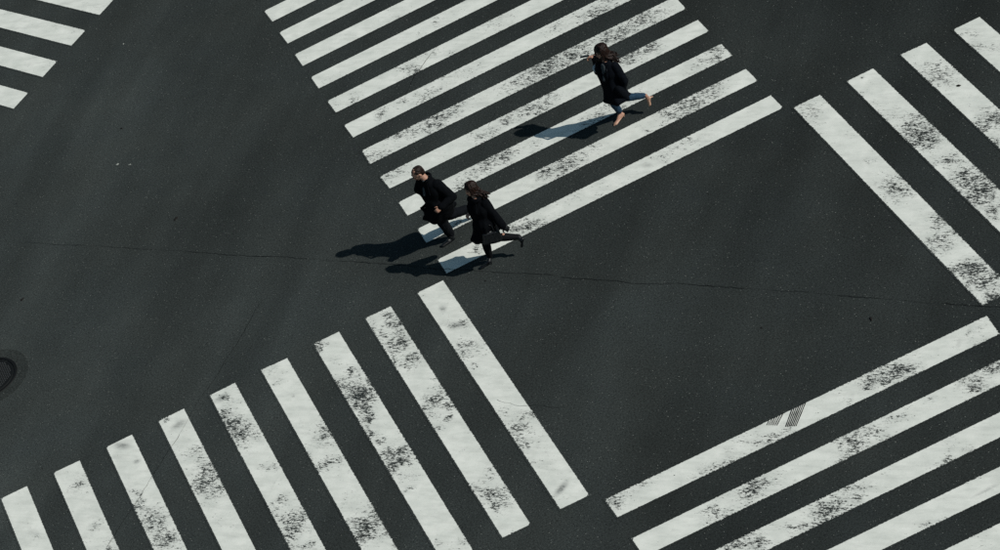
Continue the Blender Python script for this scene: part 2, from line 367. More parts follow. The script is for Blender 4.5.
WEAR = [[0.468, 8.739, 0.055, -0.056, -0.044, -0.114, 0.5, 0], [-0.389, 7.824, 0.11, -0.109, -0.052, -0.138, 0.75, 0], [-1.51, 7.727, 0.056, -0.055, -0.04, -0.11, 0.6, 0], [0.086, 7.933, 0.055, -0.055, -0.032, -0.083, 0.6, 0], [0.32, 7.727, 0.041, -0.041, -0.021, -0.055, 0.7, 0], [-1.258, 6.967, 0.055, -0.053, -0.059, -0.161, 0.8, 0], [-0.868, 7.056, 0.167, -0.007, -0.01, -0.09, 0.45, 0], [-0.408, 6.889, 0.233, -0.01, -0.018, -0.149, 0.6, 0], [-0.017, 7.166, 0.234, -0.01, -0.015, -0.121, 0.4, 0], [0.367, 6.929, 0.233, -0.01, -0.023, -0.179, 0.45, 0], [1.17, 7.871, 0.236, -0.01, -0.035, -0.246, 0.4, 0], [-1.068, 6.142, 0.165, -0.007, -0.022, -0.204, 0.6, 0], [-0.576, 6.08, 0.23, -0.009, -0.024, -0.204, 0.8, 0], [-0.221, 6.149, 0.197, -0.008, -0.022, -0.175, 0.65, 0], [-1.326, 6.206, 0.082, -0.078, -0.029, -0.079, 0.5, 0], [-0.042, 5.073, 0.193, -0.007, -0.018, -0.141, 0.7, 0], [-0.297, 7.684, 0.041, -0.041, -0.021, -0.055, 0.8, 0], [2.758, 6.87, 0.396, -0.016, -0.04, -0.238, 0.6, 0], [3.224, 6.045, 0.283, -0.057, -0.046, -0.201, 0.75, 0], [2.767, 6.002, 0.325, -0.013, -0.03, -0.174, 0.75, 0], [1.848, 6.032, 0.326, -0.013, -0.041, -0.261, 0.75, 0], [1.423, 6.067, 0.327, -0.013, -0.039, -0.261, 0.9, 0], [0.91, 6.024, 0.261, -0.01, -0.025, -0.174, 0.55, 0], [2.028, 6.984, 0.232, -0.01, -0.028, -0.179, 0.45, 0], [2.646, 5.233, 0.225, -0.009, -0.029, -0.169, 0.75, 0], [2.971, 5.236, 0.16, -0.006, -0.025, -0.141, 0.65, 0], [3.709, 4.275, 0.142, -0.005, -0.042, -0.218, 0.75, 0], [3.515, 4.2, 0.157, -0.006, -0.031, -0.163, 0.55, 0], [3.302, 4.197, 0.097, -0.096, -0.045, -0.098, 0.4, 0], [2.843, 4.12, 0.061, -0.06, -0.033, -0.073, 0.35, 0], [2.777, 3.398, 0.342, -0.012, -0.043, -0.238, 0.85, 0], [3.214, 3.439, 0.218, -0.008, -0.03, -0.159, 0.65, 0], [1.995, 3.23, 0.037, -0.035, -0.032, -0.071, 0.6, 0], [1.857, 4.292, 0.253, -0.009, -0.035, -0.218, 0.6, 0], [1.473, 4.141, 0.221, -0.008, -0.025, -0.163, 0.65, 0], [1.038, 5.141, 0.225, -0.009, -0.025, -0.169, 0.7, 0], [0.688, 5.214, 0.226, -0.009, -0.024, -0.169, 0.6, 0], [0.346, 5.173, 0.129, -0.005, -0.019, -0.141, 0.6, 0], [2.358, 2.483, 0.214, -0.007, -0.023, -0.128, 0.5, 0], [2.078, 2.549, 0.096, -0.091, -0.042, -0.092, 0.3, 0], [-1.662, 5.813, 0.197, -0.008, -0.014, -0.144, 0.55, 0], [-1.854, 5.993, 0.263, -0.01, -0.011, -0.116, 0.75, 0], [-1.832, 5.224, 0.13, -0.005, -0.011, -0.113, 0.35, 0], [-1.571, 5.242, 0.162, -0.006, -0.014, -0.142, 0.65, 0], [-0.628, 4.235, 0.159, -0.006, -0.023, -0.191, 0.5, 0], [-0.122, 4.366, 0.287, -0.011, -0.021, -0.165, 0.8, 0], [-0.297, 4.27, 0.223, -0.008, -0.017, -0.137, 0.6, 0], [-0.951, 4.107, 0.159, -0.006, -0.016, -0.136, 0.55, 0], [-0.432, 2.394, 0.196, -0.1, -0.029, -0.099, 0.85, 0], [-0.585, 2.451, 0.169, -0.086, -0.021, -0.074, 0.65, 0], [0.012, 2.723, 0.217, -0.007, -0.014, -0.104, 0.4, 0], [-1.253, 3.216, 0.219, -0.008, -0.012, -0.106, 0.65, 0], [-1.264, 2.458, 0.053, -0.01, -0.025, -0.154, 0.95, 0], [0.649, 3.422, 0.236, -0.083, -0.052, -0.208, 0.8, 0], [0.412, 3.389, 0.198, -0.104, -0.061, -0.204, 0.65, 0], [0.828, 3.424, 0.183, -0.034, -0.031, -0.158, 0.6, 0], [1.168, 3.489, 0.122, -0.023, -0.022, -0.106, 0.5, 0], [1.657, 2.438, 0.085, -0.079, -0.031, -0.069, 0.5, 1], [1.922, 2.397, 0.096, -0.09, -0.052, -0.115, 0.45, 0], [0.012, 4.276, 0.077, -0.073, -0.06, -0.147, 0.85, 0], [-0.469, 2.383, 0.14, -0.071, -0.028, -0.099, 0.85, 0], [4.167, 1.942, 0.114, -0.111, -0.089, -0.18, 0.6, 0], [4.141, 1.671, 0.057, -0.055, -0.055, -0.112, 0.5, 0], [5.162, 0.357, 0.152, -0.146, -0.112, -0.213, 0.7, 0], [4.969, 0.872, 0.066, -0.064, -0.045, -0.087, 0.45, 0], [5.159, 0.036, 0.151, -0.144, -0.089, -0.168, 0.85, 0], [5.968, 1.245, 0.152, -0.151, -0.093, -0.176, 0.55, 0], [6.141, 1.331, 0.109, -0.108, -0.059, -0.11, 0.55, 0], [6.069, -0.269, 0.106, -0.102, -0.091, -0.166, 1.0, 0], [5.874, -0.324, 0.085, -0.081, -0.068, -0.125, 0.8, 0], [6.816, 1.832, 0.087, -0.088, -0.024, -0.045, 0.7, 0], [6.77, 1.395, 0.086, -0.087, -0.072, -0.132, 0.4, 0], [6.934, 1.23, 0.053, -0.054, -0.06, -0.11, 0.5, 0], [5.121, 2.014, 0.017, -0.017, -0.008, -0.016, 1.3, 0], [4.271, -0.713, 0.13, -0.12, -0.096, -0.184, 0.95, 0], [4.322, 0.104, 0.066, -0.062, -0.054, -0.106, 0.35, 0], [4.413, -1.753, 0.064, -0.058, -0.063, -0.118, 0.95, 0], [4.308, -2.175, 0.127, -0.113, -0.093, -0.174, 0.6, 0], [4.174, -2.202, 0.106, -0.094, -0.062, -0.116, 0.8, 0], [4.286, -3.02, 0.145, -0.128, -0.051, -0.094, 1.1, 0], [4.101, -2.928, 0.104, -0.092, -0.03, -0.057, 0.7, 0], [4.406, -3.372, 0.082, -0.072, -0.051, -0.093, 0.9, 0], [5.047, -0.019, 0.152, -0.144, -0.066, -0.126, 0.8, 0], [5.179, -0.7, 0.107, -0.1, -0.055, -0.102, 0.7, 0], [5.146, -1.29, 0.19, -0.176, -0.108, -0.2, 1.0, 0], [5.088, -1.693, 0.147, -0.135, -0.086, -0.158, 0.95, 0], [5.03, -2.164, 0.062, -0.057, -0.053, -0.097, 0.9, 0], [5.808, -0.819, 0.063, -0.06, -0.067, -0.122, 0.9, 0], [4.195, -3.331, 0.124, -0.108, -0.071, -0.13, 1.1, 0], [4.074, -2.979, 0.146, -0.128, -0.041, -0.075, 0.8, 0], [4.16, -3.819, 0.102, -0.088, -0.05, -0.091, 1.3, 0], [2.516, -4.236, 0.094, -0.078, -0.056, -0.108, 1.1, 0], [2.28, -4.172, 0.24, -0.109, -0.058, -0.154, 0.75, 0], [2.051, -4.244, 0.168, -0.076, -0.043, -0.115, 0.55, 0], [2.599, -4.37, 0.084, -0.069, -0.056, -0.107, 0.8, 0], [1.67, -4.353, 0.043, -0.035, -0.027, -0.054, 0.6, 0], [3.584, -4.172, 0.016, -0.036, -0.063, -0.07, 0.4, 1], [3.368, -4.289, 0.019, -0.043, -0.075, -0.083, 0.35, 1], [3.175, -5.169, 0.102, -0.084, -0.066, -0.121, 0.95, 0], [3.411, -4.979, 0.142, -0.118, -0.038, -0.07, 0.7, 0], [3.55, -4.998, 0.081, -0.067, -0.048, -0.087, 0.8, 0], [2.525, -5.05, 0.041, -0.034, -0.028, -0.052, 0.6, 0], [2.968, -5.031, 0.016, -0.035, -0.061, -0.067, 0.35, 1], [-2.247, -1.805, 0.096, -0.077, -0.065, -0.158, 0.85, 0], [-2.345, -2.193, 0.072, -0.057, -0.048, -0.117, 0.8, 0], [-2.001, -1.7, 0.06, -0.049, -0.025, -0.06, 0.7, 0], [-2.328, -1.401, 0.049, -0.039, -0.033, -0.081, 0.5, 0], [-2.341, -2.719, 0.118, -0.093, -0.032, -0.077, 0.35, 0], [-2.273, -3.412, 0.123, 0.07, 0.011, -0.061, 1.15, 1], [-2.953, -2.947, 0.071, -0.055, -0.046, -0.114, 0.8, 0], [-3.051, -3.188, 0.071, -0.055, -0.03, -0.075, 0.6, 0], [-3.191, -3.826, 0.047, -0.036, -0.022, -0.055, 0.5, 0], [-1.757, -4.124, 0.114, -0.088, -0.055, -0.127, 0.75, 0], [-1.404, -4.026, 0.241, -0.037, -0.018, -0.1, 0.5, 0], [-1.13, -4.021, 0.107, -0.017, -0.011, -0.06, 0.4, 0], [-0.296, -4.394, 0.267, -0.027, -0.011, -0.06, 0.7, 0], [-0.076, -4.254, 0.088, -0.07, -0.051, -0.108, 0.3, 0], [0.184, -4.113, 0.088, -0.07, -0.034, -0.072, 0.5, 0], [-0.709, -5.115, 0.03, -0.055, -0.102, -0.121, 0.6, 0], [-0.799, -5.227, 0.087, -0.067, -0.04, -0.087, 0.6, 0], [-0.271, -5.151, 0.087, -0.067, -0.049, -0.104, 0.7, 0], [-0.563, -5.288, 0.182, -0.027, -0.016, -0.076, 0.6, 0], [-0.727, -5.873, 0.206, -0.03, -0.023, -0.112, 0.7, 0], [0.573, -4.361, 0.211, -0.033, -0.018, -0.079, 0.7, 0], [0.324, -4.32, 0.087, -0.07, -0.052, -0.108, 0.5, 0], [-0.043, -5.085, 0.208, -0.031, -0.033, -0.154, 0.75, 0], [-0.113, -5.153, 0.065, -0.05, -0.033, -0.069, 0.9, 0], [1.342, -5.038, 0.063, -0.051, -0.035, -0.07, 0.9, 0], [1.344, -5.257, 0.126, -0.1, -0.07, -0.138, 0.65, 0], [1.625, -5.077, 0.181, -0.028, -0.024, -0.096, 0.75, 0], [1.701, -5.294, 0.083, -0.067, -0.044, -0.086, 0.5, 0], [2.005, -5.07, 0.206, -0.031, -0.025, -0.096, 0.45, 0], [1.213, -5.368, 0.159, -0.003, -0.01, -0.057, 0.9, 0], [0.926, -6.079, 0.062, -0.048, -0.034, -0.067, 0.85, 0], [0.863, -5.911, 0.178, -0.026, -0.026, -0.111, 0.6, 0], [0.563, -6.065, 0.165, -0.071, -0.039, -0.107, 1.05, 0], [0.451, -6.067, 0.126, -0.097, -0.05, -0.1, 0.8, 0], [0.403, -6.236, 0.203, -0.03, -0.017, -0.073, 0.9, 0], [0.083, -6.137, 0.106, -0.08, -0.033, -0.067, 0.7, 0], [-0.529, -6.022, 0.086, -0.065, -0.048, -0.1, 0.7, 0], [2.179, -6.223, 0.151, -0.022, -0.019, -0.073, 0.6, 0], [2.307, -6.052, 0.041, -0.032, -0.018, -0.033, 0.6, 0], [2.539, -6.237, 0.081, -0.064, -0.027, -0.05, 0.5, 0], [1.523, -7.178, 0.159, -0.067, -0.02, -0.051, 0.55, 0], [2.252, -6.697, 0.128, -0.002, -0.008, -0.036, 0.5, 0], [2.268, -7.002, 0.204, -0.004, -0.004, -0.018, 0.6, 1], [2.327, -6.96, 0.178, -0.003, -0.003, -0.014, 0.5, 1], [-9.386, 0.946, 0.114, -0.087, -0.023, -0.088, 0.3, 1], [-9.32, 0.781, 0.043, -0.032, -0.012, -0.044, 0.6, 0], [-8.417, 1.54, 0.108, 0.012, 0.008, -0.125, 0.7, 0], [-8.469, 0.416, 0.042, -0.032, -0.018, -0.065, 0.6, 0], [-8.397, -0.236, 0.055, -0.041, -0.012, -0.042, 1.0, 0], [-7.585, 1.911, 0.127, -0.101, -0.023, -0.08, 0.9, 1], [-7.732, 1.706, 0.084, -0.067, -0.02, -0.068, 0.25, 1], [-7.487, 1.386, 0.061, -0.011, -0.003, -0.05, 0.85, 1], [-7.696, 0.703, 0.041, -0.032, -0.013, -0.044, 1.0, 0], [-7.634, 0.62, 0.028, -0.021, -0.013, -0.044, 1.0, 0], [-7.735, 0.426, 0.069, -0.053, -0.025, -0.087, 0.9, 0], [-7.64, -0.05, 0.136, -0.104, -0.057, -0.191, 0.85, 0], [-7.603, -0.211, 0.108, -0.083, -0.038, -0.127, 0.8, 0], [-7.597, -0.611, 0.134, -0.102, -0.044, -0.146, 1.1, 0], [-6.664, 1.749, 0.139, 0.015, 0.003, -0.088, 0.8, 1], [-6.797, 2.037, 0.042, -0.034, -0.014, -0.046, 1.0, 0], [-6.56, 0.955, 0.109, -0.086, -0.041, -0.132, 0.6, 0], [-6.804, 1.008, 0.082, -0.065, -0.02, -0.066, 0.5, 0], [-6.562, 0.4, 0.135, -0.106, -0.048, -0.151, 0.85, 0], [-6.717, 0.18, 0.121, -0.094, -0.047, -0.15, 0.95, 0], [-6.58, -0.062, 0.08, -0.062, -0.027, -0.085, 0.8, 0], [-6.785, -0.173, 0.107, -0.083, -0.033, -0.106, 0.45, 0], [-6.801, -0.758, 0.079, -0.061, -0.02, -0.062, 0.35, 0], [-5.928, 1.443, 0.082, -0.066, -0.043, -0.134, 0.7, 0], [-5.897, 1.132, 0.121, -0.098, -0.057, -0.177, 0.8, 0], [-5.867, 0.824, 0.094, -0.075, -0.057, -0.175, 0.8, 0], [-5.632, 0.989, 0.054, -0.043, -0.029, -0.088, 0.5, 0], [-5.672, 0.738, 0.067, -0.054, -0.043, -0.131, 0.6, 0], [-5.714, -0.163, 0.105, -0.083, -0.021, -0.063, 0.6, 0], [-5.771, -0.958, 0.078, -0.06, -0.028, -0.082, 0.6, 0], [-5.798, -1.525, 0.128, -0.098, -0.055, -0.161, 1.05, 0], [-5.647, -1.446, 0.077, -0.059, -0.035, -0.101, 0.8, 0], [-5.95, -1.731, 0.077, -0.058, -0.041, -0.12, 0.8, 0], [-5.832, -2.106, 0.127, -0.096, -0.027, -0.079, 0.9, 0], [-5.991, -1.117, 0.052, -0.04, -0.041, -0.122, 0.7, 0], [-5.781, -0.551, 0.012, -0.029, -0.126, -0.13, 0.22, 1], [-4.774, -0.015, 0.104, -0.083, -0.067, -0.191, 0.9, 0], [-5.107, -0.302, 0.052, -0.041, -0.029, -0.084, 0.6, 0], [-4.925, -0.683, 0.204, -0.034, -0.009, -0.08, 0.9, 0], [-5.069, -0.738, 0.077, -0.061, -0.022, -0.062, 0.7, 0], [-4.899, -2.34, 0.174, -0.133, -0.064, -0.175, 1.0, 0], [-4.694, -2.113, 0.075, -0.057, -0.05, -0.137, 0.8, 0], [-5.066, -2.466, 0.1, -0.076, -0.042, -0.116, 1.0, 0], [-4.09, -0.113, 0.064, -0.052, -0.069, -0.19, 1.05, 0], [-4.175, -0.461, 0.064, -0.051, -0.046, -0.125, 0.8, 0], [-4.087, -0.737, 0.051, -0.04, -0.023, -0.062, 1.0, 0], [-3.985, -1.19, 0.175, -0.139, -0.045, -0.122, 1.1, 0], [-3.969, -1.37, 0.125, -0.098, -0.03, -0.081, 0.9, 0], [-4.135, -1.372, 0.075, -0.059, -0.045, -0.121, 1.1, 0], [-3.711, -0.901, 0.075, -0.06, -0.039, -0.103, 0.7, 0], [-4.141, -1.992, 0.086, -0.002, -0.002, -0.035, 1.0, 0], [-4.084, -1.677, 0.124, -0.097, -0.03, -0.08, 0.6, 0], [-3.827, -3.528, 0.072, -0.054, -0.029, -0.074, 0.6, 0], [-4.133, -3.296, 0.06, -0.046, -0.022, -0.056, 0.6, 0], [-3.27, -1.05, 0.074, -0.06, -0.024, -0.061, 0.7, 0], [-3.075, -0.954, 0.037, -0.03, -0.012, -0.031, 1.0, 0], [-2.955, -2.432, 0.072, -0.057, -0.039, -0.097, 0.7, 0], [-3.245, -2.656, 0.096, -0.075, -0.03, -0.077, 0.7, 0], [-3.131, -2.873, 0.096, -0.074, -0.046, -0.114, 0.9, 0], [-3.157, -3.137, 0.06, -0.046, -0.038, -0.094, 0.9, 0], [-3.233, -0.737, 0.075, -0.061, -0.032, -0.083, 0.5, 0], [-2.236, 1.447, 0.051, -0.044, -0.026, -0.067, 0.85, 1], [-2.211, 0.923, 0.125, -0.061, -0.025, -0.094, 0.7, 1], [-2.201, 0.951, 0.088, -0.075, -0.026, -0.066, 0.8, 0], [-2.082, 0.924, 0.05, -0.043, -0.017, -0.044, 1.1, 0], [-2.225, 0.345, 0.125, -0.105, -0.051, -0.129, 0.7, 0], [-2.353, 0.234, 0.1, -0.084, -0.05, -0.128, 0.5, 0], [-2.332, -0.143, 0.025, -0.021, -0.017, -0.042, 0.8, 0], [-3.019, 1.875, 0.065, -0.056, -0.025, -0.068, 0.9, 0], [-2.973, 1.646, 0.078, -0.066, -0.05, -0.135, 0.9, 0], [-3.012, 1.192, 0.103, -0.087, -0.066, -0.177, 1.0, 0], [-3.223, 1.557, 0.078, -0.066, -0.049, -0.135, 0.7, 0], [-3.196, 1.161, 0.103, -0.087, -0.041, -0.111, 0.9, 0], [-3.039, 0.662, 0.152, 0.017, -0.004, -0.121, 0.85, 0], [-3.199, 0.578, 0.077, -0.064, -0.024, -0.065, 0.7, 0], [-3.293, 1.842, 0.039, -0.033, -0.05, -0.136, 0.7, 0], [-3.267, 0.853, 0.039, -0.032, -0.049, -0.131, 0.8, 0], [-2.922, -0.364, 0.1, -0.082, -0.065, -0.167, 0.6, 0], [-3.111, -0.42, 0.1, -0.082, -0.048, -0.125, 0.7, 0], [-2.93, -0.707, 0.074, -0.061, -0.04, -0.103, 0.8, 0], [-3.236, -0.527, 0.075, -0.061, -0.032, -0.083, 0.7, 0], [-4.155, 2.005, 0.067, -0.056, -0.04, -0.114, 1.3, 0], [-3.897, 1.012, 0.078, -0.065, -0.047, -0.132, 0.8, 0], [-4.187, 0.924, 0.078, -0.065, -0.039, -0.11, 0.9, 0], [-4.071, 0.648, 0.156, -0.128, -0.039, -0.109, 1.1, 0], [-3.979, 0.43, 0.129, -0.106, -0.047, -0.129, 1.05, 0], [-4.048, 0.238, 0.103, -0.084, -0.054, -0.15, 1.2, 0], [-3.747, 0.598, 0.065, -0.053, -0.047, -0.13, 0.9, 0], [-4.117, 0.401, 0.103, -0.084, -0.039, -0.108, 0.8, 0], [-4.084, 1.46, 0.079, -0.066, -0.04, -0.112, 0.3, 0], [-4.91, 1.142, 0.027, -0.022, -0.011, -0.033, 1.0, 0], [-4.988, 1.62, 0.081, -0.066, -0.03, -0.09, 0.35, 0], [-4.856, 1.88, 0.081, -0.067, -0.023, -0.068, 0.3, 0], [-5.878, 1.874, 0.108, -0.019, -0.006, -0.076, 0.85, 1], [-5.807, 1.889, 0.068, -0.056, -0.022, -0.068, 0.7, 0]]
CRACKS = [[[-11.311, 11.838], [-8.961, 9.59], [-7.572, 8.244], [-7.085, 7.757], [-6.457, 7.133], [-5.834, 6.49], [-5.405, 6.056], [-5.01, 5.625], [-4.4, 4.992], [-3.681, 4.279], [-3.241, 3.8], [-2.915, 3.471], [-2.489, 3.016], [-2.042, 2.523], [-1.71, 2.173], [-1.188, 1.635], [-0.6, 1.045], [-0.319, 0.679], [-0.095, 0.463], [0.145, 0.214], [0.325, -0.03], [0.869, -0.481], [1.141, -0.793], [1.639, -1.306], [2.171, -1.864], [2.774, -2.526], [3.326, -3.134], [3.813, -3.64], [4.144, -3.989], [5.096, -4.954]],
 [[-4.565, 3.725], [-4.957, 3.288], [-5.278, 2.952], [-5.643, 2.609], [-5.937, 2.315], [-6.217, 2.052], [-6.479, 1.778], [-6.893, 1.35], [-7.356, 0.89], [-7.638, 0.624], [-7.905, 0.349], [-8.208, 0.056], [-8.464, -0.192], [-8.838, -0.576]],
 [[-2.324, -1.066], [-2.251, -1.207], [-2.195, -1.267], [-2.118, -1.396], [-2.002, -1.504], [-1.889, -1.542], [-1.809, -1.621], [-1.718, -1.748], [-1.56, -1.903]],
 [[-0.757, 7.163], [-0.528, 7.423], [-0.324, 7.616], [-0.093, 7.824], [0.109, 8.006], [0.279, 8.104]],
 [[2.757, 5.898], [2.911, 6.081], [3.09, 6.239]],
 [[0.055, 5.259], [0.189, 5.412], [0.326, 5.529]]]
GROOVES = [[[0.578, -4.081], [0.639, -4.027]],
 [[0.599, -4.1], [0.685, -4.021]],
 [[0.621, -4.118], [0.732, -4.016]],
 [[0.642, -4.137], [0.778, -4.011]],
 [[0.664, -4.156], [0.825, -4.005]],
 [[0.685, -4.175], [0.872, -4.0]],
 [[0.77, -4.276], [0.987, -4.022]],
 [[0.79, -4.289], [1.023, -4.02]],
 [[0.809, -4.303], [1.059, -4.018]],
 [[0.829, -4.316], [1.096, -4.016]],
 [[0.849, -4.329], [1.132, -4.013]],
 [[0.868, -4.342], [1.168, -4.011]],
 [[0.887, -4.355], [1.205, -4.009]]]


rs = 260.0
nseg = 26
v, f = [], []
for j in range(nseg + 1):
    for i in range(nseg + 1):
        v.append((-rs + 2 * rs * i / nseg, -rs + 2 * rs * j / nseg, 0.0))
for j in range(nseg):
    for i in range(nseg):
        a = j * (nseg + 1) + i
        f.append((a, a + 1, a + nseg + 2, a + nseg + 1))
road = link('road', mesh('road', v, f), M_ASPH)
road['kind'] = 'structure'

WA = np.array([w[:8] for w in WEAR], float)
WK = np.array([w[7] for w in WEAR], int)

def stripe(corners, z=0.004):
    tl, tr, br, bl = [np.array(c, float) for c in corners]
    marg = 0.03
    Lx = (np.linalg.norm(tr - tl) + np.linalg.norm(br - bl)) / 2
    Ly = (np.linalg.norm(bl - tl) + np.linalg.norm(br - tr)) / 2
    def params(L):
        n = max(2, int(round(L / 0.035)))
        return [-marg / L] + [i / n for i in range(n + 1)] + [1 + marg / L]
    us, vs = params(Lx), params(Ly)
    U, Vv = np.meshgrid(us, vs)
    P = (tl[None, None] * ((1 - U) * (1 - Vv))[..., None] + tr * (U * (1 - Vv))[..., None]
         + br * (U * Vv)[..., None] + bl * ((1 - U) * Vv)[..., None])
    edge = np.minimum(np.minimum(U, 1 - U) * Lx, np.minimum(Vv, 1 - Vv) * Ly)
    wear = np.zeros(U.shape); dirt = np.zeros(U.shape)
    Pf = P.reshape(-1, 2)
    wob = np.array([[noise.noise((x * 7.0, y * 7.0, 1.3)), noise.noise((x * 7.0, y * 7.0, 9.1))] for x, y in Pf]).reshape(P.shape) * 0.09
    Q = P + wob
    for row, kd in zip(WA, WK):
        c = row[:2]; a = row[2:4]; b = row[4:6]; s = row[6]
        d = Q - c if kd == 0 else P - c
        det = a[0] * b[1] - a[1] * b[0]
        p = (d[..., 0] * b[1] - d[..., 1] * b[0]) / det
        q = (a[0] * d[..., 1] - a[1] * d[..., 0]) / det
        r2 = p * p + q * q
        if kd == 0:
            g = s * (0.80 * np.exp(-r2 * 0.60) + 0.24 * np.exp(-r2 * 0.16))
            wear = np.maximum(wear, g) + 0.25 * np.minimum(wear, g)
        else:
            dirt = np.maximum(dirt, s * np.exp(-r2 * 1.3))
    base = np.array([noise.noise((x * 0.9, y * 0.9, 4.7)) * 0.5 + noise.noise((x * 3.1, y * 3.1, 2.2)) * 0.5 for x, y in Pf]).reshape(U.shape)
    wear = wear + 0.18 + 0.60 * np.clip(base - 0.02, 0, 1)
    wear = np.where(wear > 0.75, 0.75 + 0.45 * np.tanh((wear - 0.75) / 0.6), wear)
    ny, nx = U.shape
    verts = [(float(x), float(y), z) for x, y in Pf]
    faces = []
    for j in range(ny - 1):
        for i in range(nx - 1):
            k = j * nx + i
            faces.append((k + nx, k + nx + 1, k + 1, k))
    me = mesh('crosswalk_stripe', verts, faces)
    # make sure it faces up
    if me.polygons[0].normal.z < 0:
        me.flip_normals()
    for nm, arr in (('wear', wear), ('dirt', dirt), ('edge', edge)):
        at = me.attributes.new(nm, 'FLOAT', 'POINT')
        at.data.foreach_set('value', arr.ravel().astype(np.float32))
    return link('crosswalk_stripe', me, M_PAINT, road)

for nm, cs in STRIPES:
    stripe(cs)

# cracks in the asphalt: thin uneven ribbons
def crack(pts, w0, seed, gaps=0.15):
    rnd = random.Random(seed)
    fine = []
    for (a, b) in zip(pts[:-1], pts[1:]):
        a, b = Vector(a), Vector(b)
        n = max(1, int((b - a).length / 0.05))
        for i in range(n):
            fine.append(a.lerp(b, i / n))
    fine.append(Vector(pts[-1]))
    v, f = [], []
    prev = None
    for i, p in enumerate(fine):
        fade = min(1.0, 0.35 + max(0.0, p.x + 8.5) / 5.0) if seed == 0 else 1.0
        d = (fine[min(i + 1, len(fine) - 1)] - fine[max(i - 1, 0)]).normalized()
        nrm = Vector((-d.y, d.x))
        off = 0.026 * noise.noise((p.x * 2.2 + seed, p.y * 2.2, 0)) + 0.018 * noise.noise((p.x * 14 + seed, p.y * 14, 3))
        w = w0 * (0.55 + 0.9 * abs(noise.noise((p.x * 3 + seed, p.y * 3, 7)))+ 0.5 * rnd.random()) * fade
        if noise.noise((p.x * 1.1, p.y * 1.1, seed + 20)) < -0.35 + gaps:
            w *= 0.35
        c = p + nrm * off
        v.append((c.x + nrm.x * w / 2, c.y + nrm.y * w / 2, 0.0075))
        v.append((c.x - nrm.x * w / 2, c.y - nrm.y * w / 2, 0.0075))
        if i:
            k = 2 * i
            f.append((k - 2, k - 1, k + 1, k))
    me = mesh('crack', v, f)
    if me.polygons[0].normal.z < 0: me.flip_normals()
    return link('crack', me, M_CRACK, road)

for i, (pts, w) in enumerate(zip(CRACKS, (0.0066, 0.0052, 0.008, 0.007, 0.004, 0.004))):
    crack(pts, w, i * 5.3, 0.22 if i == 0 else 0.3)

# scraped grooves in the paint near the corner of the lower right crossing
for ln in GROOVES:
    a, b = Vector(ln[0]), Vector(ln[1])
    d = (b - a).normalized(); nrm = Vector((-d.y, d.x)) * 0.0075
    v, f = [], []
    for i in range(7):
        p = a.lerp(b, i / 6)
        k = 0.7 + 0.4 * random.random()
        v += [(p.x + nrm.x * k, p.y + nrm.y * k, 0.0075), (p.x - nrm.x * k, p.y - nrm.y * k, 0.0075)]
        if i: f.append((2 * i - 2, 2 * i - 1, 2 * i + 1, 2 * i))
    me = mesh('groove', v, f)
    if me.polygons[0].normal.z < 0: me.flip_normals()
    link('groove', me, M_CRACK, road)

# ------------------------------------------------------------------ manhole
MH = Vector((-9.104, 5.117))
def ring(r0, r1, z, n=72, wob=0.0):
    v, f = [], []
    for i in range(n):
        a = 2 * math.pi * i / n
        k = 1 + wob * noise.noise((math.cos(a) * 2, math.sin(a) * 2, 5))
        v.append((MH.x + r0 * math.cos(a), MH.y + r0 * math.sin(a), z))
        v.append((MH.x + r1 * k * math.cos(a), MH.y + r1 * k * math.sin(a), z))
        j = (i + 1) % n
        f.append((2 * i, 2 * i + 1, 2 * j + 1, 2 * j))
    me = mesh('ring', v, f)
    if me.polygons[0].normal.z < 0: me.flip_normals()
    return me
link('asphalt_patch', ring(0.49, 0.705, 0.004, wob=0.03), M_PATCH, road)
mh = thing('manhole_cover', 'round dark cast iron manhole cover with studs, cut by the left edge of the photo', 'manhole cover', (MH.x, MH.y, 0.0))
def local(o, root):
    o.data.transform(Matrix.Translation(-Vector(root.location)))
def lathe(name, prof, mat, root, n=72):
    v, f = [], []
    m = len(prof)
    for i in range(n):
        a = 2 * math.pi * i / n
        for r, z in prof:
            v.append((r * math.cos(a), r * math.sin(a), z))
    for i in range(n):
        j = (i + 1) % n
        for k in range(m - 1):
            f.append((i * m + k, j * m + k, j * m + k + 1, i * m + k + 1))
    me = mesh(name, v, f)
    bm = bmesh.new(); bm.from_mesh(me); bmesh.ops.remove_doubles(bm, verts=bm.verts, dist=1e-5)
    bmesh.ops.recalc_face_normals(bm, faces=bm.faces); bm.to_mesh(me); bm.free()
    return link(name, me, mat, root)
lathe('frame', [(0.452, 0.006), (0.456, 0.016), (0.498, 0.016), (0.506, 0.004)], M_IRON_D, mh)
lid = lathe('lid', [(0.0001, 0.010), (0.405, 0.010), (0.412, 0.014), (0.436, 0.014), (0.442, 0.006)], M_IRON, mh)
v, f = [], []
for i in range(-16, 17):
    for j in range(-16, 17):
        x, y = i * 0.034, (j + 0.5 * (i % 2)) * 0.048
        if math.hypot(x, y) < 0.392:
            k = len(v); s = 0.0125
            for dx, dy in ((-1, -1), (1, -1), (1, 1), (-1, 1)):
                v.append((x + dx * s, y + dy * s, 0.010))
            for dx, dy in ((-1, -1), (1, -1), (1, 1), (-1, 1)):
                v.append((x + dx * s * .7, y + dy * s * .7, 0.019))
            f += [(k + 4, k + 5, k + 6, k + 7)] + [(k + a, k + (a + 1) % 4, k + 4 + (a + 1) % 4, k + 4 + a) for a in range(4)]
st = link('studs', mesh('studs', v, f), mat_plain('iron_stud', (0.026, 0.028, 0.028), 0.6, 0.4, 0.2, 60), mh)
st['kind'] = 'stuff'

